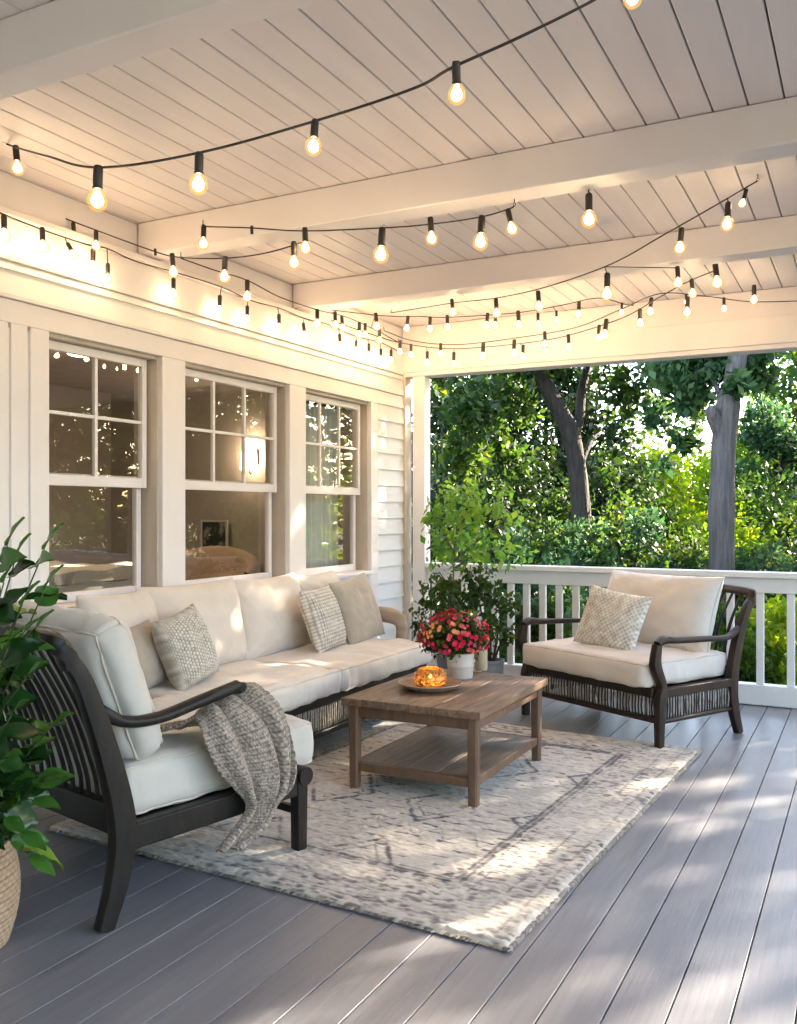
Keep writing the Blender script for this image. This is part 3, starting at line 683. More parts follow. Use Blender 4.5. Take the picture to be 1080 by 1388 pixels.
AL = armchair('armchair', 'large black framed armchair with throw over its arm, nearest the camera', (-2.665, 2.80, 0), R(-12.5), 1.0, .88, M_darkwood, M_cream2, left_style=True, rail_z=(.2, .335), bh=.07)
cushion('seat_cushion', .93, .94, .19, M_cream2, AL, T(.0, .11, .425), r=.045, crown=.018, wr=.010, seed=3, pipe=M_piping)
M_ = T(0.0, -.325, .775) @ Matrix.Rotation(R(20), 4, 'X') @ Matrix.Rotation(R(90), 4, 'X')
cushion('back_cushion', .93, .52, .15, M_cream2, AL, M_, r=.06, crown=.06, wr=.018, seed=5, pipe=M_piping, wf=6)
AR = armchair('armchair', 'dark brown armchair in front of the white railing', (-1.435, 6.04, 0), R(152), 1.15, .74, M_brownblack, M_cream, rail_z=(.3, .36), bh=-.035)
cushion('seat_cushion', 1.07, .80, .145, M_cream, AR, T(.0, .055, .436), r=.035, crown=.022, wr=.010, seed=7, pipe=M_piping)
bc = back_pillow(AR, T(-.03, -.27, .725) @ Matrix.Rotation(R(18), 4, 'X') @ Matrix.Rotation(R(90), 4, 'X'), .93, .54, .29, 44)

# pillows ----------------------------------------------------------
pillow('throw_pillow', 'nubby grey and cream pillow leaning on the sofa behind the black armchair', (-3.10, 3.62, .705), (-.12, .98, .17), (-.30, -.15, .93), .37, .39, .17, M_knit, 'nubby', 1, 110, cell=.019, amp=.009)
pillow('throw_pillow', 'plain beige pillow half hidden behind the nubby grey pillow', (-3.22, 3.42, .675), (-.15, 1, .1), (-.30, -.05, .9), .32, .33, .13, M_taupe, 'plain', 2, 40)
pillow('throw_pillow', 'basket-weave cream square pillow in the middle of the sofa back', (-3.10, 4.93, .72), (-.16, 1, .02), (-.30, -.05, .9), .44, .41, .15, M_knit, 'basket', 3, 110, cell=.022, amp=.007)
pillow('throw_pillow', 'smooth taupe pillow at the far end of the sofa', (-3.13, 5.42, .73), (-.05, 1, .08), (-.30, -.10, .9), .52, .46, .15, M_taupe, 'plain', 4, 48)
pillow('throw_pillow', 'embossed cream pillow on the armchair by the railing', (-1.50, 5.91, .695), (.93, -.36, -.12), (.28, .30, .9), .47, .41, .15, M_knit, 'scale', 5, 110, cell=.030, amp=.009)

# ------------------------------------------------------------------ throw blanket
def sheet(rows, nu=110, nv=190, amp=.016, folds=3.2, th=.01):
    L = catmull([r[0] for r in rows], 12); Rr = catmull([r[1] for r in rows], 12); n = len(L)
    V = []; tint = []; F = []
    for j in range(nv + 1):
        t = j / nv * (n - 1); k = min(int(t), n - 2); f = t - k
        a = L[k].lerp(L[k + 1], f); c = Rr[k].lerp(Rr[k + 1], f)
        k2 = min(k + 1, n - 1); k1 = max(k2 - 1, 0)
        d = ((L[k2] + Rr[k2]) - (L[k1] + Rr[k1])).normalized(); ac = (c - a); nrm = ac.cross(d).normalized() if ac.length > 1e-5 else Vector((1, 0, 0))
        grow = min(1, max(.15, (j / nv - .18) * 5))
        for i in range(nu + 1):
            u = i / nu; ph = u * folds * math.pi * 2 + 4.6 * noise.noise(Vector((u * 2.4, j / nv * 3, 5)))
            off = amp * grow * (math.sin(ph) + .4 * math.sin(ph * 1.7 + 2)) 
            X = u * 34; Y = j / nv * 74; row = math.floor(Y); fa = (X + .5 * (row % 2)) % 1 - .5; fc = Y % 1 - .5
            bl = max(0, 1 - 2.6 * (fa * fa + fc * fc)); nn = noise.noise(Vector((X * 1.3, Y * 1.3, 3))) + .25 * noise.noise(Vector((X * .25, Y * .25, 9)))
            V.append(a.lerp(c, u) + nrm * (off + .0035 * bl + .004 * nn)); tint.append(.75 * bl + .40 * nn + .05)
    for j in range(nv):
        for i in range(nu):
            q = j * (nu + 1) + i; F.append((q, q + 1, q + nu + 2, q + nu + 1))
    return np.array([tuple(v) for v in V]), np.array(F), np.clip(np.array(tint), 0, 1)
rows = [((.20, -.12, .545), (.28, .10, .55)), ((.30, -.14, .585), (.34, .12, .59)), ((.40, -.10, .60), (.42, .15, .64)), ((.47, -.08, .64), (.48, .19, .735)),
        ((.535, -.09, .63), (.55, .23, .70)), ((.56, -.07, .54), (.59, .29, .60)), ((.565, -.02, .44), (.605, .32, .45)),
        ((.57, .05, .36), (.61, .30, .34)), ((.575, .10, .29), (.60, .23, .27)), ((.58, .04, .23), (.60, .17, .20)), ((.58, -.05, .165), (.59, .06, .15))]
MW = Matrix.Translation((-2.665, 2.80, 0)) @ Matrix.Rotation(R(-12.5), 4, 'Z')
rows = [(MW @ Vector(a_), MW @ Vector(c_)) for a_, c_ in rows]
V, F, tt = sheet(rows)
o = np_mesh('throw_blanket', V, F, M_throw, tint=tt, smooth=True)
sm = o.modifiers.new('solid', 'SOLIDIFY'); sm.thickness = .008
tag(o, 'chunky grey-brown knitted throw hanging over the black armchair arm', 'blanket')

# ------------------------------------------------------------------ rug
def rug():
    x0, x1, y0, y1 = -3.23, -1.018, 2.72, 5.53
    step = .0065; nx = int((x1 - x0) / step); ny = int((y1 - y0) / step)
    xs = np.linspace(x0, x1, nx + 1); yy = np.linspace(y0, y1, ny + 1); Xg, Yg = np.meshgrid(xs, yy, indexing='ij')
    rs = np.random.RandomState(4)
    def vn(sx, sy, seed):   # value noise
        r = np.random.RandomState(seed).rand(500, 500); a = (Xg - x0) / sx; c = (Yg - y0) / sy
        ia, ic = np.floor(a).astype(int), np.floor(c).astype(int); fa, fc = a - ia, c - ic; fa = fa * fa * (3 - 2 * fa); fc = fc * fc * (3 - 2 * fc)
        g = lambda i, j: r[i % 500, j % 500]
        return (g(ia, ic) * (1 - fa) + g(ia + 1, ic) * fa) * (1 - fc) + (g(ia, ic + 1) * (1 - fa) + g(ia + 1, ic + 1) * fa) * fc
    tuft = .6 * vn(.026, .011, 1) + .25 * vn(.010, .009, 2) + .15 * rs.rand(nx + 1, ny + 1)
    z = .008 + .011 * tuft + .006 * vn(.3, .25, 3)
    wob = .009 * (vn(.09, .09, 5) - .5); wx = Xg + wob; wy = Yg + .009 * (vn(.08, .08, 6) - .5)
    dx = np.minimum(wx - x0, x1 - wx); dy = np.minimum(wy - y0, y1 - wy); de = np.minimum(dx, dy)
    line = np.zeros_like(Xg)
    def ln(d, c, wd, s): 
        nonlocal line
        line = np.maximum(line, s * np.exp(-((d - c) / wd) ** 2))
    brk = np.clip(vn(.03, .03, 8) * 1.7 - .1, 0, 1)
    ln(de, .36, .011, .95); ln(de, .30, .005, .35); ln(de, .17, .006, .45); ln(de, .07, .006, .3)
    # speckled border band
    band = ((de > .015) & (de < .34)); dots = np.clip(vn(.030, .010, 9) * 2.6 - 1.1, 0, 1)
    line = np.maximum(line, band * dots * .5)
    # field: rows of broken dashes and lattice of diamonds
    inn = de > .39
    ty = (wy - y0) / .075; fr = np.abs(ty - np.floor(ty) - .5)
    sx = (wx - x0) / .21 + .5 * (np.floor(ty) % 2); dash = ((sx - np.floor(sx)) < .62)
    line = np.maximum(line, inn * dash * np.exp(-(fr / .08) ** 2) * .75)
    dm = np.abs(((wx - x0) / .55) % 1 - .5) + np.abs(((wy - y0) / .75) % 1 - .5)
    line = np.maximum(line, inn * np.exp(-((dm - .33) / .022) ** 2) * 1.0); line = np.maximum(line, inn * np.exp(-((dm - .22) / .012) ** 2) * .5)
    zz = np.abs(((wx - x0) / .16) % 1 - .5) * .5 + ((wy - y0) / .5) % 1
    line = np.maximum(line, inn * np.exp(-((zz - .7) / .016) ** 2) * .4)
    strong = np.exp(-((de - .385) / .009) ** 2) * .8 + np.exp(-((de - .335) / .006) ** 2) * .25 + np.exp(-((de - .075) / .006) ** 2) * .2
    fade = np.clip(vn(.35, .3, 11) * 1.8 + .05, .3, 1)
    tint = .70 - strong * (.45 + .55 * brk) + .14 * (vn(.4, .4, 12) - .5) + .42 * (tuft - .5) - line * brk * fade * 1.2 - .10 * np.clip(vn(.06, .03, 13) * 2 - .8, 0, 1) * fade
    # soft dirty edge and wavy outline
    ed = np.minimum(np.minimum(Xg - x0, x1 - Xg), np.minimum(Yg - y0, y1 - Yg)); z = np.where(ed < .02, z * (ed / .02) * .8 + .001 + .002 * 0, z)
    ox = .006 * (vn(.05, .05, 20) - .5); Xo = Xg + ox + .005 * (vn(.4, .4, 21) - .5); Yo = Yg + ox + .005 * (vn(.4, .4, 22) - .5)
    V = np.stack([Xo.ravel() + 1.018, Yo.ravel() - 2.72, z.ravel() + .003], 1)
    i, j = np.meshgrid(np.arange(nx), np.arange(ny), indexing='ij'); q = (i * (ny + 1) + j).ravel()
    F = np.stack([q, q + ny + 1, q + ny + 2, q + 1], 1)
    o = np_mesh('area_rug', V, F, M_rug, tint=np.clip(tint.ravel(), 0, 1), smooth=True)
    tag(o, 'shaggy cream rug with faded dark geometric pattern under the coffee table', 'rug')
    # loose tufts round the edge
    n = 2600; per = rs.rand(n); VV = []; FF = []; tn = []
    Lx, Ly = x1 - x0, y1 - y0; pr = per * 2 * (Lx + Ly)
    for k in range(n):
        s = pr[k]
        if s < Lx: p = (x0 + s, y0); d = (0, -1)
        elif s < Lx + Ly: p = (x1, y0 + s - Lx); d = (1, 0)
        elif s < 2 * Lx + Ly: p = (x1 - (s - Lx - Ly), y1); d = (0, 1)
        else: p = (x0, y1 - (s - 2 * Lx - Ly)); d = (-1, 0)
        l = .003 + .008 * rs.rand(); wd = .005; tx, ty_ = -d[1], d[0]; b0 = len(VV); p = (p[0], p[1]); lean = (rs.rand() - .5) * .012
        bx, by = p[0] - d[0] * .016, p[1] - d[1] * .016
        VV += [(bx - tx * wd, by - ty_ * wd, .010), (bx + tx * wd, by + ty_ * wd, .010), (p[0] + d[0] * l * .5 + tx * (wd + lean), p[1] + d[1] * l * .5 + ty_ * (wd + lean), .014 * rs.rand() + .006), (p[0] + d[0] * l - tx * (wd - lean), p[1] + d[1] * l - ty_ * (wd - lean), .005)]
        FF.append((b0, b0 + 1, b0 + 2, b0 + 3)); tn.append(.35 + .45 * rs.rand())
    o.location = (-1.018, 2.72, 0); o.rotation_euler = (0, 0, R(-2.9))
    np_mesh('edge_tufts', np.array(VV) - np.array([-1.018, 2.72, 0]), np.array(FF), M_rug, parent=o, tint=np.array(tn))
rug()

# ------------------------------------------------------------------ coffee table
RT = .022
tb = thing('coffee_table', 'square-legged brown wooden coffee table with lower shelf on the rug', 'table', (-1.975, 4.40, 0))
b = MB(); xs = [-.375, -.26, -.125, .0, .125, .26, .375]
for a0, a1 in zip(xs[:-1], xs[1:]): b.box(a0 + .0012, a1 - .0012, -.50, .50, .435, .472 + rnd.uniform(-.0006, .0006))
b.build('table_top', M_top, tb, bevel=.003)
b = MB(); 
for s in (-1, 1): b.box(s * .325 - .012, s * .325 + .012, -.42, .42, .375, .4345); b.box(-.30, .30, s * .445 - .012, s * .445 + .012, .375, .4345)
b.build('apron', M_leg, tb, bevel=.003)
for sx in (-1, 1):
    for sy in (-1, 1):
        b = MB(); b.sweep([(sx * .322, sy * .45, RT - .004), (sx * .322, sy * .45, .4343)], [.046, .054], [.046, .054], sq=10, n=3, up=(0, 1, 0), seg=16); b.build('leg', M_leg, tb, smooth=True, angle=30)
b = MB(); xs = [-.33, -.2, -.04, .12, .33]
b2 = MB()
for a0, a1 in zip(xs[:-1], xs[1:]): b.box(a0 + .001, a1 - .001, -.425, .425, .125, .147)
b.build('shelf', M_shelf, tb, bevel=.002)
b2.box(-.295, .295, -.458, -.426, .105, .146); b2.box(-.295, .295, .426, .458, .105, .146); b2.box(-.336, -.331, -.42, .42, .11, .148); b2.box(.331, .336, -.42, .42, .11, .148); b2.build('shelf_rail', M_leg, tb, bevel=.002)

TZ = .4725
tr = P(583, 931, 4.4); tz_t = (H - TZ) * FPX / (931 - 694)
q = P(583, 934, (H - TZ) * FPX / (934 - 694))
b = MB(); b.lathe([(.0, 0), (.10, 0), (.12, .006), (.155, .022), (.168, .034), (.172, .036), (.169, .040), (.150, .030), (.12, .014), (.0, .012)], (0, 0, 0), 56)
tray = b.build('serving_tray', mat('bleached_wood_bowl', (.36, .27, .20), (.26, .19, .14), rough=.5, nscale=5, stretch=(1, 6, 1), bump=.2), smooth=True); tray.location = (q.x, q.y, TZ)
tag(tray, 'shallow round wooden tray on the coffee table', 'tray')
# hammered amber glass candle holder
def amber():
    m, t, out = nt('amber_hammered_glass'); L = t.links.new
    tc = N(t, 'ShaderNodeTexCoord'); vo = N(t, 'ShaderNodeTexVoronoi', Scale=55.0, feature='SMOOTH_F1'); L(tc.outputs['Object'], vo.inputs[0])
    n1 = N(t, 'ShaderNodeTexNoise', Scale=38., Detail=5.0, Distortion=2.5); L(tc.outputs['Object'], n1.inputs[0])
    p = N(t, 'ShaderNodeBsdfPrincipled', Roughness=.12); L(ramp(t, n1.outputs[0], [(.3, (.20, .06, .012)), (.7, (.70, .30, .07))]), p.inputs['Base Color']); p.inputs['Metallic'].default_value = .45
    b = N(t, 'ShaderNodeBump', Strength=.9, Distance=.006); L(vo.outputs[0], b.inputs['Height']); L(b.outputs[0], p.inputs['Normal'])
    g = N(t, 'ShaderNodeBsdfTranslucent'); g.inputs[0].default_value = (1, .68, .30, 1)
    tr_ = N(t, 'ShaderNodeBsdfTransparent'); tr_.inputs[0].default_value = (1, .80, .50, 1)
    m1 = N(t, 'ShaderNodeMixShader', Fac=.5); L(g.outputs[0], m1.inputs[1]); L(tr_.outputs[0], m1.inputs[2])
    rp = ramp(t, n1.outputs[0], [(.42, (.08, .08, .08)), (.56, (.8, .8, .8))])
    mx = N(t, 'ShaderNodeMixShader'); sz_ = N(t, 'ShaderNodeSeparateXYZ'); L(tc.outputs['Object'], sz_.inputs[0]); mz = N(t, 'ShaderNodeMapRange'); L(sz_.outputs[2], mz.inputs[0]); mz.inputs[1].default_value = .03; mz.inputs[2].default_value = .085; mz.inputs[3].default_value = 1; mz.inputs[4].default_value = .22
    mm_ = N(t, 'ShaderNodeMath', operation='MULTIPLY'); L(rp, mm_.inputs[0]); L(mz.outputs[0], mm_.inputs[1]); L(mm_.outputs[0], mx.inputs[0]); L(p.outputs[0], mx.inputs[1]); L(m1.outputs[0], mx.inputs[2]); L(mx.outputs[0], out.inputs[0]); return m
M_amber = amber()
def holder(x, y, z, r, h, lb, e):
    c = thing('candle_holder', lb, 'candle holder', (x, y, z))
    b = MB(); b.lathe([(.0, 0), (r * .7, 0), (r * .86, h * .06), (r * .97, h * .16), (r * 1.03, h * .3), (r * 1.04, h * .45), (r * 1.0, h * .62), (r * .92, h * .8), (r * .80, h * .93), (r * .70, h), (r * .66, h), (r * .76, h * .92), (r * .88, h * .78), (r * .95, h * .6), (r * .99, h * .45), (r * .98, h * .3), (r * .92, h * .17), (r * .8, h * .10), (.0, h * .09)], seg=72)
    o = b.build('glass_bowl', M_amber, c, smooth=True)
    for v_ in o.data.vertices:
        k_ = noise.noise(Vector((v_.co.x * 38, v_.co.y * 38, v_.co.z * 30 + e))) * .0045 + noise.noise(v_.co * 90) * .0025
        rr_ = math.hypot(v_.co.x, v_.co.y)
        if rr_ > .02: v_.co.x *= 1 + k_ / rr_; v_.co.y *= 1 + k_ / rr_; v_.co.z += (.006 * noise.noise(Vector((v_.co.x * 30, v_.co.y * 30, 2)))) * (v_.co.z / h) ** 2
    b = MB(); b.lathe([(.0, h * .12), (r * .42, h * .12), (r * .42, h * .36), (.0, h * .36)], seg=20); b.build('candle', emis('candle_wax_glow', (1, .62, .28), e), c, smooth=True, angle=40)
    b = MB(); b.lathe([(.0, h * .43), (.006, h * .46), (.0075, h * .52), (.003, h * .66), (.0, h * .76)], seg=10); b.build('flame', emis('flame', (1, .66, .30), 38), c, smooth=True)
q2 = q
holder(q2.x - .005, q2.y + .01, TZ + .0145, .084, .094, 'glowing hammered amber glass candle holder on the round tray', .45)

# ------------------------------------------------------------------ foliage helpers
def leaves(centers, radii, n, size, seed, up=.3, aspect=.5, shell=.0, fold=.25, tint_c=None, droop=0, tvar=.5, squash=1.0):
    rs = np.random.RandomState(seed); C = np.array(centers, float); Rd = np.array(radii, float); k = len(C)
    pr = Rd ** 2; pr /= pr.sum(); ci = rs.choice(k, n, p=pr)
    d = rs.normal(size=(n, 3)); d /= np.linalg.norm(d, axis=1)[:, None]
    rr = (shell + (1 - shell) * rs.rand(n) ** .5); off = d * rr[:, None] * Rd[ci][:, None]; off[:, 2] *= squash; p = C[ci] + off
    a = rs.normal(size=(n, 3)); a[:, 2] -= droop; a /= np.linalg.norm(a, axis=1)[:, None]
    nr = rs.normal(size=(n, 3)) + np.array([0, 0, up * 3]); s = np.cross(a, nr); s /= np.linalg.norm(s, axis=1)[:, None] + 1e-9; nn = np.cross(s, a)
    L = size * (.6 + .8 * rs.rand(n)); W = L * aspect
    v0 = p; v1 = p + a * (L * .45)[:, None] + s * (W / 2)[:, None] + nn * (W * fold)[:, None] * .5
    v2 = p + a * L[:, None]; v3 = p + a * (L * .45)[:, None] - s * (W / 2)[:, None] + nn * (W * fold)[:, None] * .5
    V = np.stack([v0, v1, v2, v3], 1).reshape(-1, 3); F = np.arange(4 * n).reshape(n, 4)
    ct = rs.rand(k) if tint_c is None else np.array(tint_c)
    tint = np.clip(ct[ci] * (1 - tvar) + tvar * rs.rand(n), 0, 1)
    return V, F, tint

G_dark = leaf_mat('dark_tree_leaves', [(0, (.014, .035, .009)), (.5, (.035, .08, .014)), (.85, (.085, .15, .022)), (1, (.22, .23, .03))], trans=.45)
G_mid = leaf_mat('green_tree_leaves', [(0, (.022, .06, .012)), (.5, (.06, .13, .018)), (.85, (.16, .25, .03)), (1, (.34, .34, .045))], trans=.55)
G_bright = leaf_mat('sunlit_yellow_green_leaves', [(0, (.06, .14, .02)), (.5, (.17, .28, .03)), (.85, (.34, .40, .04)), (1, (.50, .44, .06))], trans=.68, dim=1.15)  # sunlit look put into lighter, yellower leaf colours
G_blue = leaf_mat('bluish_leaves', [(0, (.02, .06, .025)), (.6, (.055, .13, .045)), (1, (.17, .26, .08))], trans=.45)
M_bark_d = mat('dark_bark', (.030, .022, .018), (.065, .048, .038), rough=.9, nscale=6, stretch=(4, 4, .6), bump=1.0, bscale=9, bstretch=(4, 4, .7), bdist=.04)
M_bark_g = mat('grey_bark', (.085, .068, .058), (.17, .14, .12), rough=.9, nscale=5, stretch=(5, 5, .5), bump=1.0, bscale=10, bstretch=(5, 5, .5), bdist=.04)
G_deep = leaf_mat('deep_shade_leaves', [(0, (.010, .026, .008)), (.6, (.024, .058, .012)), (1, (.075, .12, .02))], trans=.25)  # shade around the trunks painted in as darker leaf colours
GZ = -.75
# ground
def ground():
    m, t, out = nt('garden_ground'); L = t.links.new
    tc = N(t, 'ShaderNodeTexCoord'); n1 = N(t, 'ShaderNodeTexNoise', Scale=.8, Detail=8.0); L(tc.outputs['Object'], n1.inputs[0])
    p = N(t, 'ShaderNodeBsdfPrincipled', Roughness=.95); L(ramp(t, n1.outputs[0], [(.35, (.06, .065, .03)), (.5, (.13, .12, .075)), (.7, (.26, .21, .16))]), p.inputs['Base Color'])
    n2 = N(t, 'ShaderNodeTexNoise', Scale=18., Detail=4.0); L(tc.outputs['Object'], n2.inputs[0]); b = N(t, 'ShaderNodeBump', Strength=.8, Distance=.05); L(n2.outputs[0], b.inputs['Height']); L(b.outputs[0], p.inputs['Normal']); L(p.outputs[0], out.inputs[0])
    n = 60; V = []; F = []
    for i in range(n + 1):
        for j in range(n + 1):
            x, y = (i / n - .5) * 240, (j / n - .5) * 240 + 20
            V.append((x, y, GZ + .25 * noise.noise(Vector((x * .08, y * .08, 0))) * min(1, max(0, (abs(y - 3) - 6) / 8 + max(0, abs(x) - 6) / 8))))
    for i in range(n):
        for j in range(n):
            q_ = i * (n + 1) + j; F.append((q_, q_ + n + 1, q_ + n + 2, q_ + 1))
    o = np_mesh('ground', np.array(V), np.array(F), m, smooth=True); tag(o, kind='structure')
ground()

def barkify(o, amp, k=5.):
    me = o.data; me.update(); nn = [v.normal.copy() for v in me.vertices]
    for v, n_ in zip(me.vertices, nn):
        a_ = math.atan2(n_.y, n_.x); q_ = Vector((n_.x * k, n_.y * k, v.co.z * 1.6))
        v.co += n_ * amp * ((1 - 2 * abs(noise.noise(q_))) + .5 * noise.noise(q_ * 2.7) + .8 * noise.noise(Vector((a_, v.co.z * .9, 4))))
def limbs(b, base, top_pts, r0, r1):
    for tp in top_pts:
        mid = base.lerp(tp, .5) + Vector((rnd.uniform(-.2, .2), rnd.uniform(-.2, .2), .25)); b.sweep([base, mid, tp], [r0 * 2, r0 * 1.2, r1 * 2], [r0 * 2, r0 * 1.2, r1 * 2], seg=7, n=4, up=(.3, .9, .1))
def tree(name, label, x, y, h, cr, seed, m, bark, nl=9000, ls=.17, low=.25, tr_r=.13, cat='tree', group='trees beyond the railing', ncl=30, crs=(.20, .36), lean=(0, 0)):
    g = thing(name, label, cat, (x, y, GZ), 0, group); r = random.Random(seed)
    b = MB(); tops = []; th = h * .78
    path = [Vector((lean[0] * k / 4 + r.uniform(-.12, .12) * (k > 0), lean[1] * k / 4 + r.uniform(-.12, .12) * (k > 0), th * k / 4)) for k in range(5)]
    b.sweep(path, [tr_r * 2.6, tr_r * 2, tr_r * 1.6, tr_r * 1.1, tr_r * .5], [tr_r * 2.6, tr_r * 2, tr_r * 1.6, tr_r * 1.1, tr_r * .5], seg=9, n=4, up=(.2, 1, .1))
    cc = []; rd = []
    for k in range(ncl):
        z = h * (low + (1 - low) * (k + .5) / ncl); f = (z / h - low) / (1 - low); rad = cr * math.sin(math.pi * (.18 + .78 * f)) ** .7
        a = r.uniform(0, 6.28); d = rad * r.uniform(.35, 1.0); c = Vector((lean[0] * f + d * math.cos(a), lean[1] * f + d * math.sin(a), z + r.uniform(-.3, .3)))
        cc.append(c); rd.append(cr * r.uniform(*crs))
    for k in range(0, ncl, 3):
        c = cc[k]; pz = max(.15, min(.95, (c.z - .6) / th)); bp = path[min(4, int(pz * 4))]
        limbs(b, bp.lerp(path[min(4, int(pz * 4) + 1)], .5), [c], tr_r * .42, .02)
    b.build('trunk', bark, g, smooth=True)
    V, F, tt = leaves(cc, rd, nl, ls, seed, up=.35, shell=.15, aspect=.55)
    np_mesh('crown', V, F, m, parent=g, tint=tt)
    return g

# foreground trees with named trunks ---------------------------------
g = thing('tall_tree', 'dark tree with leaning forked trunk left of centre beyond the railing', 'tree', (0, 0, GZ), 0, 'trees beyond the railing')
def pg(px, py, t): v = P(px, py, t); return Vector((v.x, v.y, v.z - GZ))
b = MB(); base = pg(787, 760, 13.5); bb = Vector((base.x, base.y, 0))
b.sweep([bb, pg(788, 790, 13.5), pg(790, 740, 13.5), pg(783, 640, 13.5), pg(772, 585, 13.5), pg(752, 545, 13.5), pg(728, 500, 13.5), pg(700, 440, 13.6), pg(680, 330, 13.8)], [.42, .34, .32, .28, .27, .25, .24, .2, .1], [.42, .34, .32, .28, .27, .25, .24, .2, .1], seg=30, n=14, up=(.3, 1, .1))
b.sweep([pg(775, 600, 13.5), pg(785, 565, 13.6), pg(788, 530, 13.7), pg(797, 490, 13.8), pg(812, 400, 14), pg(830, 300, 14)], [.2, .17, .16, .14, .1, .05], [.2, .17, .16, .14, .1, .05], seg=10, n=5, up=(.3, 1, .1))
b.sweep([pg(783, 640, 13.5), pg(800, 600, 13.8), pg(815, 585, 14.2)], [.12, .09, .04], [.12, .09, .04], seg=8, n=4, up=(.3, 1, .1))
b.sweep([pg(795, 680, 13.7), pg(798, 740, 13.8), Vector((pg(800, 760, 13.9).x, pg(800, 760, 13.9).y, 0))], [.05, .14, .2], [.05, .14, .2], seg=8, n=4, up=(.3, 1, .1))
barkify(b.build('trunk', M_bark_d, g, smooth=True), .012)
cc = []; rd = []; r = random.Random(3)
for px, py, t_, rad in [(640, 560, 13, .75), (690, 540, 13.4, .6), (620, 620, 13.6, .8), (665, 600, 14, .6), (700, 640, 14.4, .6), (850, 515, 13.6, .6), (905, 510, 13.4, .55), (845, 560, 14, .3), (820, 650, 14.5, .35), (760, 490, 13.2, .6), (700, 480, 13, .8), (780, 440, 13, .9), (850, 430, 13.2, 1.0), (640, 420, 13, 1.1), (720, 380, 13.5, 1.1), (800, 340, 14, 1.1), (880, 360, 14, 1.1), (600, 500, 13.4, .6), (940, 470, 13.6, .8), (650, 680, 14.4, .6), (690, 300, 14, 1.0), (770, 250, 14, 1.0), (930, 560, 14, .35), (850, 700, 14.6, .5), (745, 700, 15, .6)]:
    for k in range(4): v = pg(px + r.uniform(-22, 22), py + r.uniform(-16, 16), t_ + r.uniform(-.5, .5)); cc.append(v); rd.append(rad * r.uniform(.36, .62))
V, F, tt = leaves(cc, rd, 19000, .135, 31, up=.35, aspect=.55)
np_mesh('crown', V, F, G_dark, parent=g, tint=tt)
g = thing('lopped_tree', 'grey lopped tree trunk standing upright right of centre beyond the railing', 'tree', (0, 0, GZ), 0, 'trees beyond the railing')
b = MB(); v0 = pg(978, 800, 11.5)
b.sweep([Vector((v0.x, v0.y, 0)), pg(978, 760, 11.5), pg(978, 700, 11.5), pg(980, 640, 11.5), pg(982, 590, 11.5), pg(986, 552, 11.5), pg(990, 530, 11.5), pg(1000, 480, 11.5), pg(1015, 400, 11.6), pg(1020, 300, 11.8)], [.37, .33, .33, .32, .31, .32, .26, .22, .16, .06], [.37, .33, .33, .32, .31, .32, .26, .22, .16, .06], seg=36, n=14, up=(.3, 1, .1))
b.sweep([pg(980, 610, 11.5), pg(972, 580, 11.45), pg(965, 560, 11.4), pg(966, 551, 11.4)], [.18, .18, .16, .12], [.18, .18, .16, .12], seg=10, n=4, up=(.3, 1, .1))
b.sweep([pg(978, 540, 11.6), pg(960, 500, 12), pg(940, 440, 12.3)], [.10, .07, .04], [.10, .07, .04], seg=9, n=4, up=(.3, 1, .1))
barkify(b.build('trunk', M_bark_g, g, smooth=True), .014, 7.)
cc = []; rd = []
for px, py, t_, rad in [(900, 500, 12, .5), (940, 540, 12.2, .42), (925, 590, 12.4, .32), (960, 500, 12, .5), (1010, 495, 12.2, .5), (895, 560, 12.4, .35), (935, 460, 12, .7), (1000, 440, 12.2, .8), (960, 380, 12.3, .9), (1050, 400, 12.4, .8), (985, 512, 11.1, .28), (1005, 520, 11.2, .22), (905, 640, 12.6, .22), (1040, 520, 12.6, .3)]:
    for k in range(4): v = pg(px + r.uniform(-20, 20), py + r.uniform(-16, 16), t_ + r.uniform(-.4, .4)); cc.append(v); rd.append(rad * r.uniform(.36, .62))
V, F, tt = leaves(cc, rd, 8500, .13, 33, up=.35, aspect=.55)
np_mesh('crown', V, F, G_blue, parent=g, tint=tt)

TREES = [  # name,label, px, t, h, cr, mat, bark, leaves, size, low
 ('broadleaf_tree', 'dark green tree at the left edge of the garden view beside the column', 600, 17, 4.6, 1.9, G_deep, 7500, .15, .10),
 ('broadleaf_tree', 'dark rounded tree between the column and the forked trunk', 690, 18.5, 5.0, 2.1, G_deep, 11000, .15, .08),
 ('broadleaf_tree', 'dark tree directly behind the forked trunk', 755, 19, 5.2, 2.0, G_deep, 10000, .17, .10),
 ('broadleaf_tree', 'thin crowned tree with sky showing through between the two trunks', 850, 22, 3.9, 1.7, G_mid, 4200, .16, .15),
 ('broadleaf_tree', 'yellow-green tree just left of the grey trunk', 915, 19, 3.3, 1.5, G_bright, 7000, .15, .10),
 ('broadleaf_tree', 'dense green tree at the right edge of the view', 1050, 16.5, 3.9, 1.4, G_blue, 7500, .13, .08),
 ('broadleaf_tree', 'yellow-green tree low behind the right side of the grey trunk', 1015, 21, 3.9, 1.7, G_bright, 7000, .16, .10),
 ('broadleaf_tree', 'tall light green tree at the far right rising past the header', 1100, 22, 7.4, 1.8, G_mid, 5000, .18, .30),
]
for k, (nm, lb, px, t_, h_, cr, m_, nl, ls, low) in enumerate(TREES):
    v = P(px, 694, t_); tree(nm, lb, v.x, v.y, h_, cr, 50 + k, m_, M_bark_d, nl, ls, low)
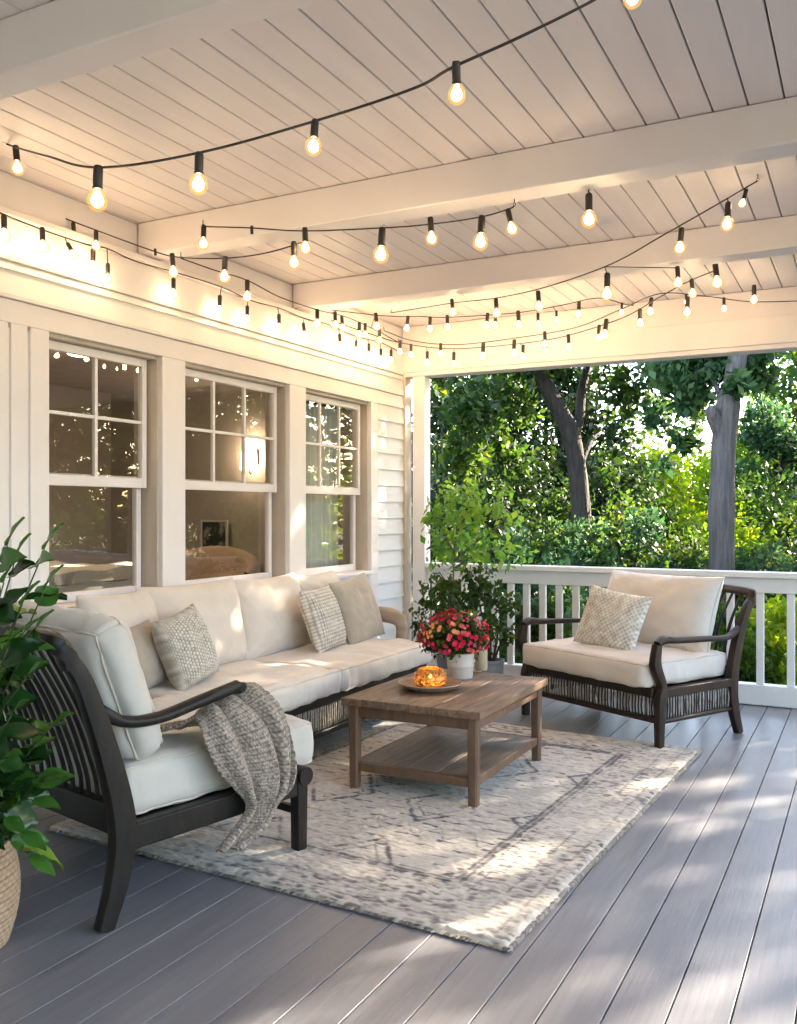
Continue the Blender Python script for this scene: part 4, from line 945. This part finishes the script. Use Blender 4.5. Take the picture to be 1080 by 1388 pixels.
# unseen trees
for k, (x, y, h_, cr, m_, nl) in enumerate([(3.3, 14.8, 10.4, 3.3, G_mid, 27000), (7.6, 15.2, 10.5, 3.2, G_dark, 4300), (10.2, 14.2, 10.5, 3.0, G_mid, 17000), (6.2, 20, 8.4, 3, G_bright, 7000), (12.5, 17, 9, 3, G_mid, 7000), (12, 9, 7, 2.6, G_dark, 6000), (14, 3, 7, 2.8, G_mid, 6000), (1.0, 24, 7.5, 2.8, G_mid, 7000), (-14, 22, 6, 2.6, G_dark, 6000), (17, 12, 9, 3, G_dark, 5000), (-5, -11, 8, 3.6, G_dark, 12000), (1.5, -10, 8.5, 3.8, G_dark, 12000), (8, -11, 8, 3.6, G_mid, 12000), (5, -18, 9, 4.5, G_dark, 9000)]):  # last few stand behind the camera, added to block sky light
    tree('broadleaf_tree', ['green', 'dark green'][k % 2] + ' broadleaf tree standing unseen outside the frame, around the porch', x, y, h_, cr, 90 + k, m_, M_bark_d, nl, .2, .15, crs=(.17, .30) if k == 1 else (.30, .48))
# understorey shrubs
def shrub(px, t_, h_, wd, m_, lb, seed, nl=2600, ls=.09):
    v = P(px, 694, t_); r = random.Random(seed); g = thing('garden_shrub', lb, 'shrub', (v.x, v.y, GZ), 0, 'shrubs beyond the railing')
    cc = []; rd = []; b = MB()
    for k in range(14):
        a = r.uniform(0, 6.28); d = wd * r.uniform(0, 1); z = h_ * r.uniform(.2, .88); cc.append((d * math.cos(a), d * math.sin(a), z)); rd.append(wd * r.uniform(.25, .45))
        if k % 3 == 0: b.sweep([(r.uniform(-.1, .1), r.uniform(-.1, .1), 0), (d * .4 * math.cos(a), d * .4 * math.sin(a), z * .6), (d * math.cos(a), d * math.sin(a), z)], [.05, .03, .01], [.05, .03, .01], seg=5, n=3, up=(.3, 1, .1))
    b.build('stems', M_bark_d, g, smooth=True)
    V, F, tt = leaves(cc, rd, nl, ls, seed, up=.3, aspect=.55); np_mesh('foliage', V, F, m_, parent=g, tint=tt)
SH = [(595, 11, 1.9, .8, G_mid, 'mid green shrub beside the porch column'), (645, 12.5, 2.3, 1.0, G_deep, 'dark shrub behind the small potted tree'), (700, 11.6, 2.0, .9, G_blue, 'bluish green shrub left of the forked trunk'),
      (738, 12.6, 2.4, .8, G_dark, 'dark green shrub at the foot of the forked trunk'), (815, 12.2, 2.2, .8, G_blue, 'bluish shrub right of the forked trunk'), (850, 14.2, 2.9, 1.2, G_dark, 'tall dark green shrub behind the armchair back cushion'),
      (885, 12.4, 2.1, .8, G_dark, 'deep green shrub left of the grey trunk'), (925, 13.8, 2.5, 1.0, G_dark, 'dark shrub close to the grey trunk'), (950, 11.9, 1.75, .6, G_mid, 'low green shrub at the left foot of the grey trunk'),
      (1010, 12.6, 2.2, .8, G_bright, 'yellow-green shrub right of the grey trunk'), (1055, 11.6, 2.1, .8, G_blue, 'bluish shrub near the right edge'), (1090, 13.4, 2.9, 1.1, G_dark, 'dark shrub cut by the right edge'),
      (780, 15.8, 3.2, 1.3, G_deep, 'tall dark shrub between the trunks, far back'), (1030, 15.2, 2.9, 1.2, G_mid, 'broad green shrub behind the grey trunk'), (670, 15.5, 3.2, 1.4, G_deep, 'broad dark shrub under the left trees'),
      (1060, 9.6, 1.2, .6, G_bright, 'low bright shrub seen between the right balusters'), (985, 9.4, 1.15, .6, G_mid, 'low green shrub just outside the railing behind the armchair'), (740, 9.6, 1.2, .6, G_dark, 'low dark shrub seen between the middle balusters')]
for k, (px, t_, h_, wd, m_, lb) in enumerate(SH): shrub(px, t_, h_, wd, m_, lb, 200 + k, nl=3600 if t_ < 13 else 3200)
# far wood as one mass
cc = []; rd = []; r = random.Random(5)
for k in range(150): cc.append((-45 + k * .55 + r.uniform(-.5, .5), 38 + r.uniform(-3, 3), GZ + r.uniform(.4, 3.0))); rd.append(r.uniform(1.0, 1.8))
V, F, tt = leaves(cc, rd, 26000, .38, 77, aspect=.6); tag(np_mesh('distant_wood', V, F, G_dark, tint=tt), kind='stuff')
# ground cover
rs = np.random.RandomState(8); n = 16000
cc = np.stack([rs.uniform(-12, 4, n), rs.uniform(7.5, 20, n), np.full(n, GZ + .02)], 1)
V, F, tt = leaves(cc, np.full(n, .10), n, .16, 78, aspect=.35, up=0); tag(np_mesh('ground_cover', V, F, G_mid, tint=tt), kind='stuff')

# ------------------------------------------------------------------ potted plants
def big_leaf(b, tl, p, d, nrm, L, W, curl=.25, seg=6, tt=.5):
    d = Vector(d).normalized(); n_ = Vector(nrm); n_ = (n_ - d * n_.dot(d)).normalized(); s = d.cross(n_)
    vs = []; fs = []
    for i in range(seg + 1):
        u = i / seg; wv = W * (math.sin(math.pi * min(1, u * .93 + .04)) ** .75) * (1 - .25 * u); c = Vector(p) + d * (L * u) - n_ * (curl * L * u * u)
        rip = .06 * W * math.sin(u * 9)
        vs += [c + s * wv / 2 + n_ * (W * .16 + rip), c, c - s * wv / 2 + n_ * (W * .16 - rip)]
    for i in range(seg):
        q_ = i * 3; fs += [(q_, q_ + 1, q_ + 4, q_ + 3), (q_ + 1, q_ + 2, q_ + 5, q_ + 4)]
    b.add(vs, fs); tl += [tt] * len(fs)
G_house = leaf_mat('glossy_house_leaves', [(0, (.012, .045, .012)), (.5, (.025, .095, .02)), (.85, (.07, .19, .03)), (1, (.20, .34, .05))], trans=.22, rough=.2)
bp = Vector((-2.64, 1.93, 0))
pl = thing('basket_plant', 'glossy green leafy plant in woven basket at the left edge', 'plant', bp)
# basket
V = []; tn = []; F = []; nu, nv = 150, 70
prof = lambda v: .155 + .055 * math.sin(math.pi * (v * .72 + .12)) 
for j in range(nv + 1):
    for i in range(nu):
        v = j / nv; a = 2 * math.pi * i / nu; row = math.floor(v * 20); f = v * 20 - row; st = (a / (2 * math.pi) * 46 + .5 * (row % 2)); fa = st - math.floor(st)
        bl = math.sqrt(max(0, math.sin(math.pi * f))) * (.45 + .55 * math.sin(math.pi * fa)); rr = prof(v) + .009 * bl
        V.append((rr * math.cos(a), rr * math.sin(a), .335 * v)); tn.append(.15 + .7 * bl + .25 * noise.noise(Vector((a * 14, v * 40, 1))))
for j in range(nv):
    for i in range(nu): i2 = (i + 1) % nu; F.append((j * nu + i, j * nu + i2, (j + 1) * nu + i2, (j + 1) * nu + i))
bk = np_mesh('basket', np.array(V), np.array(F), M_basket, parent=pl, tint=np.array(tn), smooth=True)
b = MB(); b.lathe([(0, .30), (.165, .30)], seg=30); b.build('soil', mat('potting_soil', (.03, .02, .015), rough=1, bump=1, bscale=60), pl)
def rim(b, r, z, w_): b.sweep([(r * math.cos(k * math.pi / 20), r * math.sin(k * math.pi / 20), z) for k in range(41)], w_, w_, n=0, seg=6, cap=False)
b = MB(); rim(b, .178, .335, .022); b.build('rim', M_basket, pl, smooth=True)
b = MB(); bl = MB(); tl = []; r = random.Random(12)
# stems aimed at tips seen along the left edge of the picture
tips = [((20, 760), 2.5), ((60, 745), 2.55), ((5, 790), 2.4), ((30, 820), 2.5), ((45, 860), 2.6), ((10, 880), 2.4), ((35, 920), 2.55), ((70, 985), 2.5), ((15, 970), 2.45), ((40, 1020), 2.5), ((20, 1060), 2.5), ((45, 1085), 2.55), ((5, 1030), 2.4), ((30, 1130), 2.6), ((40, 1160), 2.62), ((10, 1110), 2.5), ((-30, 800), 2.4), ((-60, 880), 2.3), ((-40, 960), 2.3), ((-20, 1080), 2.3), ((-80, 1000), 2.3), ((25, 870), 2.5), ((10, 740), 2.5), ((55, 1060), 2.55), ((60, 800), 2.6)]
for (px, py), t_ in tips:
    tip = P(px, py, t_ + .12) - bp; st = Vector((r.uniform(-.07, .07), r.uniform(-.07, .07), .30)); mid = st.lerp(tip, .55) + Vector((-.03, 0, .10 if tip.z < .6 else .02))
    pts = catmull([st, mid, tip], 8); b.sweep([st, mid, tip], [.011, .008, .004], [.011, .008, .004], seg=5, n=6, up=(.3, 1, .1))
    K = 6 if tip.z > .6 else 5
    for k in range(K):
        p = pts[min(len(pts) - 1, int(len(pts) * (.42 + .58 * k / K)))]; a = r.uniform(0, 6.28); el = r.uniform(-.5, .6)
        d = Vector((math.cos(a) * math.cos(el), math.sin(a) * math.cos(el), math.sin(el))) + (tip - mid).normalized() * .6
        big_leaf(bl, tl, p, d, (r.uniform(-.5, .5), r.uniform(-1.3, -.1), r.uniform(.3, 1)), r.uniform(.07, .13), r.uniform(.065, .11), curl=r.uniform(.1, .7), tt=max(0, min(1, r.gauss(.42, .28))))
    big_leaf(bl, tl, tip, (tip - mid), (0, -.5, 1), .10, .05, tt=.8)
b.build('stems', mat('green_stem', (.06, .09, .03), rough=.6), pl, smooth=True)
o = bl.build('leaves', G_house, pl, smooth=True); a = o.data.attributes.new('tint', 'FLOAT', 'FACE'); a.data.foreach_set('value', tl)

# corner potted tree (thin stem, light foliage) and dark bushy plant
G_pot = leaf_mat('light_potted_leaves', [(0, (.06, .15, .04)), (.5, (.15, .30, .06)), (.85, (.28, .45, .08)), (1, (.50, .55, .12))], trans=.55, dim=1)
def potted(name, lb, x, y, potr, poth, potm, stem_pts, cc, rd, nl, ls, m_, seed, pot_name='planter', aspect=.5):
    g = thing(name, lb, 'plant', (x, y, 0)); b = MB()
    b.lathe([(potr * .78, .0), (potr * .86, poth * .4), (potr, poth * .93), (potr * 1.06, poth * .94), (potr * 1.06, poth), (potr * .95, poth), (potr * .9, poth * .85)], seg=32); b.build(pot_name, potm, g, smooth=True, angle=40)
    b = MB(); C_ = Vector((x, y, 0))
    for sp in stem_pts: b.sweep([Vector(q) - C_ for q in sp], [.020, .014, .007], [.020, .014, .007], seg=6, n=5, up=(.3, 1, .1))
    b.build('stems', M_bark_g if m_ is G_pot else M_bark_d, g, smooth=True)
    V, F, tt = leaves([tuple(Vector(c) - C_) for c in cc], rd, nl, ls, seed, up=.3, aspect=aspect, droop=.5); np_mesh('foliage', V, F, m_, parent=g, tint=tt)
tt_ = 7.05
st = P(617, 900, tt_); base = Vector((st.x, st.y, .3))
cc = []; rd = []; stems = []
for px, py, rad, dt in [(600, 690, .13, .1), (625, 675, .14, 0), (650, 700, .13, -.1), (590, 725, .11, .1), (610, 715, .12, 0), (640, 730, .12, .1), (675, 690, .10, -.15), (690, 710, .09, -.2), (705, 682, .05, -.2), (660, 745, .12, -.1), (690, 750, .10, -.15), (595, 750, .10, 0), (625, 760, .06, 0), (580, 705, .07, 0), (640, 668, .08, 0), (715, 752, .05, -.1), (612, 665, .07, 0)]:
    v = P(px, py, tt_ + dt); cc.append(v); rd.append(rad)
trunk_top = P(622, 690, tt_)
stems = [(base, P(614, 790, tt_), P(621, 690, tt_)), (P(616, 760, tt_), P(645, 735, tt_), P(690, 700, tt_ - .1)), (P(616, 770, tt_), P(650, 752, tt_), P(700, 745, tt_ - .1)), (P(616, 750, tt_), P(602, 725, tt_), P(590, 700, tt_)), (P(620, 720, tt_), P(635, 695, tt_), P(650, 680, tt_))]
potted('potted_tree', 'slender potted tree with light green leaves rising above the railing corner', st.x, st.y, .15, .30, mat('grey_planter', (.22, .22, .23), rough=.6), stems, cc, [q_ * 1.15 for q_ in rd], 620, .07, G_pot, 301, aspect=.6)
tt_ = 6.6
st = P(667, 900, tt_); cc = []; rd = []
for px, py, rad in [(590, 800, .12), (575, 830, .11), (585, 860, .10), (610, 790, .11), (640, 785, .10), (665, 800, .11), (685, 820, .10), (670, 850, .12), (690, 860, .08), (650, 810, .12), (600, 820, .12), (630, 815, .12), (575, 870, .07), (660, 775, .06), (595, 775, .05), (655, 870, .10), (565, 850, .06)]:
    cc.append(P(px, py, tt_ + rnd.uniform(-.15, .15))); rd.append(rad)
base = Vector((st.x, st.y, .28)); stems = [(base, base.lerp(c, .5) + Vector((0, 0, .05)), c) for c in cc[::2]]
potted('bushy_plant', 'dark green bushy plant in grey pot in the corner behind the flowers', st.x, st.y, .085, .33, mat('slate_pot', (.20, .22, .27), (.30, .32, .36), rough=.4, nscale=12), stems, cc, rd, 1250, .055, G_dark, 302, pot_name='slate_pot')

# ------------------------------------------------------------------ flower pots on the table
def pot_on(name, lb, px, py, r_, h_, m_):
    t_ = (H - TZ) * FPX / (py - 694); v = P(px, py, t_); o = thing(name, lb, 'flower pot' if name == 'flower_pot' else 'vase', (v.x, v.y, TZ)); return o, v
fp, v = pot_on('flower_pot', 'red and pink flowering plant in pale ceramic pot on the coffee table', 624, 918, .08, .14, None)
b = MB(); R0 = .078
b.lathe([(0, 0), (R0 * .84, 0), (R0 * .88, .01), (R0 * .94, .065), (R0 * .955, .067), (R0 * .955, .071), (R0 * .95, .073), (R0, .138), (R0 * .96, .140), (R0 * .93, .12), (0, .118)], seg=48)
b.build('ceramic_pot', mat('pale_ceramic', (.60, .55, .50), (.56, .51, .46), rough=.35, nscale=5, bump=.05), fp, smooth=True, angle=40)
r = random.Random(21)
G_flower = leaf_mat('flower_plant_leaves', [(0, (.015, .04, .012)), (.5, (.04, .09, .02)), (1, (.20, .24, .05))], trans=.3)
M_petal = leaf_mat('flower_petals', [(0, (.45, .008, .02)), (.35, (.62, .02, .07)), (.65, (.70, .06, .16)), (.85, (.75, .22, .16)), (1, (.80, .45, .20))], trans=.35, dim=1.1)
cc = []; rd = []
for k in range(60):
    a = r.uniform(0, 6.28); z = r.uniform(0, 1); rad = .155 * math.sqrt(max(0, 1 - (z - .25) ** 2 * 1.35)) * r.uniform(.2, .92); cc.append((rad * 1.15 * math.cos(a) - .035, rad * 1.15 * math.sin(a), .145 + z * .20)); rd.append(.045)
V, F, tt = leaves(cc, rd, 2200, .030, 401, aspect=.55); np_mesh('leaves', V, F, G_flower, parent=fp, tint=tt)
b = MB(); tl = []
for k in range(230):
    a = r.uniform(0, 6.28); th = math.acos(r.uniform(-.45, 1)); n_ = Vector((math.sin(th) * math.cos(a), math.sin(th) * math.sin(a), math.cos(th)))
    c = Vector((-.035, 0, .225)) + Vector((n_.x * .19, n_.y * .19, n_.z * .145)) * r.uniform(.88, 1.1)
    x_ = n_.orthogonal().normalized(); y_ = n_.cross(x_); clus = noise.noise(c * 9); col_ = min(1, max(0, .35 + clus * 1.1 + r.uniform(-.12, .12)))
    if n_.dot(Vector((.2, -.3, 0))) > .05: col_ = min(1, col_ + .06)
    sz = r.uniform(.010, .019); npt = 7
    for ring in range(2):
        for j in range(npt):
            an = 2 * math.pi * (j + .5 * ring) / npt; d = x_ * math.cos(an) + y_ * math.sin(an); s = n_.cross(d); rr = sz * (1 - .3 * ring); lift = n_ * rr * (.25 + .5 * ring)
            b.add([c, c + d * rr * .6 + s * rr * .32 + lift * .5, c + d * rr + lift, c + d * rr * .6 - s * rr * .32 + lift * .5], [(0, 1, 2, 3)]); tl.append(min(1, max(0, col_ + r.uniform(-.05, .05))))
o = b.build('blossoms', M_petal, fp); a = o.data.attributes.new('tint', 'FLOAT', 'FACE'); a.data.foreach_set('value', tl)
b = MB()
for k in range(14): a = r.uniform(0, 6.28); b.sweep([(0, 0, .11), (.05 * math.cos(a), .05 * math.sin(a), .18), (.12 * math.cos(a), .12 * math.sin(a), .25)], .004, .004, seg=5, n=3, up=(.3, 1, .1))
b.build('stems', mat('flower_stems', (.05, .08, .03), rough=.7), fp, smooth=True)
vz, v2 = pot_on('tan_vase', 'narrow tan cylinder vase behind the pale flower pot', 652, 908, .03, .12, None)
b = MB(); b.lathe([(0, 0), (.034, 0), (.037, .01), (.038, .10), (.037, .135), (.034, .136), (.033, .02), (0, .018)], seg=28); o = b.build('vase_body', mat('tan_ceramic', (.52, .40, .27), (.44, .33, .22), rough=.4), vz, smooth=True, angle=40)

# ------------------------------------------------------------------ string lights
def bulb_meshes():
    b = MB(); b.m = 0; b.lathe([(.0, 0), (.010, -.001), (.0125, -.006), (.0135, -.012), (.0135, -.052), (.0125, -.058), (.0145, -.060), (.0145, -.066), (0, -.067)], seg=14)
    me_s = b.build('socket', M_socket, smooth=True, angle=40); ms = me_s.data; bpy.data.objects.remove(me_s)
    b = MB(); b.m = 1; b.lathe([(.0, -.060), (.010, -.062), (.0125, -.068), (.021, -.078), (.0275, -.091), (.0285, -.100), (.0255, -.114), (.016, -.124), (0, -.128)], seg=20)
    b.m = 0; b.lathe([(.0, -.070), (.006, -.075), (.0125, -.084), (.0170, -.096), (.0150, -.108), (0, -.116)], seg=12)
    o = b.build('bulb', [M_core, M_shell], smooth=True); mb = o.data; bpy.data.objects.remove(o); return ms, mb
MS, MBULB = bulb_meshes()
def strand(label, path, bulbs, wire_r=.0035, n=10):
    root = thing('string_light', label, 'string lights', P(*path[0]), 0, 'string lights under the porch roof'); L0 = root.location.copy()
    pts = catmull([P(*p) for p in path], n); b = MB(); b.sweep([p - L0 for p in pts], wire_r * 2, wire_r * 2, seg=6, n=0, up=(.2, .3, 1)); b.build('wire', M_wire, root, smooth=True)
    for e_ in (0, -1):
        hp = pts[e_] - L0; b = MB(); b.sweep([hp + Vector((.006 * math.cos(k * .6), 0, .006 + .006 * math.sin(k * .6))) for k in range(-2, 7)], .003, .003, n=0, seg=6, up=(0, 1, 0)); b.sweep([hp + Vector((0, 0, .012)), hp + Vector((0, 0, .030))], .004, .004, n=1, seg=6, up=(0, 1, 0)); b.build('hook', M_wire, root, smooth=True)
    for q in bulbs:
        px, py, t_ = q[:3]; s = q[3] if len(q) > 3 else 1; tilt = q[4] if len(q) > 4 else rnd.uniform(-6, 6)
        p = P(px, py, t_)   # top of the socket; short lead up to the wire
        near = min(pts, key=lambda a_: (a_ - p).length)
        so_ = bpy.data.objects.new('socket', MS); col.objects.link(so_); so_.parent = root; so_.location = p - L0; so_.scale = (s, s, s)
        so_.rotation_euler = (R(rnd.uniform(-5, 5)), R(tilt), rnd.uniform(0, 6))
        if (near - p).length > .015:
            b = MB(); b.sweep([near - L0, p - L0 - Vector((0, 0, .008))], wire_r * 1.6, wire_r * 1.6, seg=5, n=1, up=(.2, .3, 1)); b.build('lead', M_wire, root)
        if not (len(q) > 5 and q[5] == 'off'):
            bu = bpy.data.objects.new('bulb', MBULB); col.objects.link(bu); bu.parent = so_
    return root
strand('black string of large bulbs crossing nearest the camera from upper left to top centre',
    [(-60, 180, 4.15), (0, 193, 4.0), (22, 200, 3.8), (65, 212, 3.1), (133, 227, 2.45), (270, 207, 2.35), (427, 164, 2.3), (560, 120, 2.2), (612, 92, 2.05), (705, 50, 2.0), (805, 0, 2.0), (870, -40, 2.0)],
    [(21, 197, 3.85, 1.0), (133, 224, 2.42, .95), (270, 206, 2.35, .86), (427, 162, 2.3, .74), (618, 82, 2.03, .72, 22), (858, -48, 2.0, .75)])
strand('nearly level black string of bulbs hung under the wide middle beam',
    [(275, 307, 4.15), (340, 309, 4.1), (412, 313, 4.1), (518, 309, 4.1), (583, 304, 4.1), (652, 294, 4.05), (690, 283, 4.0), (697, 279, 3.98)],
    [(276, 305, 4.15, .9), (341, 306, 4.1, .55, 0, 'off'), (413, 308, 4.1, .95), (518, 308, 4.05, 1.25), (583, 294, 4.1, 1.0), (653, 292, 4.0, 1.2), (688, 283, 4.0, .95, 12)])
strand('short string sagging from the wall above the left window to the wide middle beam',
    [(85, 295, 4.6), (130, 312, 4.55), (210, 341, 4.5), (245, 349, 4.45), (305, 350, 4.35), (360, 343, 4.25), (412, 328, 4.12)],
    [(99, 301, 4.6, .8, 0, 'off'), (130, 312, 4.55, .85), (210, 337, 4.5, .5, 0, 'off'), (233, 343, 4.45, .95), (305, 347, 4.3, 1.0), (398, 327, 4.15, 1.0)])
WL = WX + .075
def onwall(px, py=None, z=None, X=WL):
    u = (px - 540) / FPX; t_ = X / (-SA + u * CA); return t_
wp = []
for px in (-60, 0, 57, 115, 145, 185, 240, 300, 340, 380, 412, 445, 480, 515, 540):
    t_ = onwall(px); zz = 2.765 + .012 * math.sin(px * .09); wp.append((px, 694 - (zz - H) * FPX / t_, t_))
wb = []
for px, dz, s, tl_ in [(5, 0, 1, 0), (57, 0, 1, 3), (91, .035, .8, 35), (126, .02, .95, 0), (146, .07, .85, 5), (235, .03, .95, 0), (298, .04, .95, 8), (335, .05, .9, 0), (378, .035, .95, 0), (411, .04, .9, -6), (460, .03, .95, 0), (483, .04, .9, 18), (500, .03, .95, 0), (516, .04, .9, 0), (530, .02, .9, 0)]:
    t_ = onwall(px); wb.append((px, 694 - (2.765 - dz - H) * FPX / t_, t_, s, tl_))
strand('string of glowing bulbs fixed along the moulding above the windows', wp, wb)
strand('loose string dipping away from the wall towards the far corner',
    [(245, 350, 4.75), (290, 366, 4.9), (335, 380, 5.2), (380, 403, 5.6), (430, 420, 6.1), (470, 430, 6.6), (510, 448, 7.0), (540, 464, 7.3)],
    [(335, 379, 5.2, 1.0), (430, 419, 6.0, 1.0), (454, 422, 6.3, 1.0), (487, 436, 6.7, 1.0), (509, 424, 6.9, 1.1), (463, 428, 6.5, .9), (495, 438, 6.8, .9), (514, 445, 7.1, .95)])
strand('upper far string strung along in front of the header',
    [(430, 418, 6.7), (520, 428, 6.9), (570, 429, 6.95), (610, 430, 6.9), (700, 424, 6.8), (760, 414, 6.7), (810, 404, 6.6), (845, 412, 6.4), (858, 414, 6.3)],
    [(553, 428, 7.0), (583, 429, 6.95), (606, 427, 6.95), (661, 424, 6.85), (672, 424, 6.85), (702, 421, 6.8, 1.15), (729, 424, 6.8, .9), (754, 421, 6.8, .7), (785, 408, 6.7), (843, 410, 6.5, .7)])
strand('lower far string hanging in a long curve above the railing view',
    [(430, 428, 6.8), (500, 452, 7.0), (540, 464, 7.05), (595, 472, 7.0), (650, 471, 6.9), (740, 461, 6.7), (800, 446, 6.5), (850, 428, 6.3), (890, 405, 6.0), (930, 383, 5.8), (968, 367, 5.6)],
    [(542, 461, 7.05, .95), (557, 466, 7.05, .9), (579, 476, 7.0, .95), (615, 477, 7.0, 1.0), (697, 460, 6.85, 1.1), (709, 467, 6.8, .95), (738, 449, 6.7, 1.0), (770, 453, 6.6, 1.0), (740, 462, 6.7, .8), (812, 440, 6.4, 1.0), (822, 432, 6.4, 1.2), (867, 418, 6.2, 1.05), (883, 403, 6.1, 1.0), (937, 378, 5.8, 1.0), (969, 356, 5.6, 1.3)])
strand('middle far string between the two rear strings, meeting the header',
    [(520, 448, 7.1), (560, 462, 7.1), (620, 467, 7.05), (700, 458, 6.95), (780, 444, 6.8), (840, 420, 6.6), (895, 398, 6.4), (960, 402, 6.2), (1020, 409, 6.1), (1110, 407, 6.0)],
    [(597, 465, 7.05, .9), (655, 464, 7.0, 1.15), (932, 402, 6.2, 1.1), (930, 398, 6.3, .6), (981, 403, 6.2, .8), (1022, 386, 6.1, 1.05)])
strand('string rising to the right from the far corner to the ceiling boards',
    [(530, 424, 7.0), (612, 411, 6.3), (672, 404, 5.9), (740, 389, 5.5), (828, 358, 4.95), (900, 318, 4.6), (960, 284, 4.4), (1027, 245, 4.25)],
    [(612, 405, 6.3, 1.0), (672, 404, 5.9, 1.05), (729, 394, 5.6, 1.05), (823, 370, 5.0, 1.25), (924, 308, 4.55, 1.05, 8), (987, 274, 4.3, 1.1), (1012, 256, 4.3, .7, -18), (918, 361, 5.2, 1.0)])
strand('single bulb hanging on its own from the middle beam, right of centre',
    [(797, 259, 4.0), (799, 262, 4.0), (798, 266, 4.0)], [(798, 262, 3.98, 1.2, 0)])
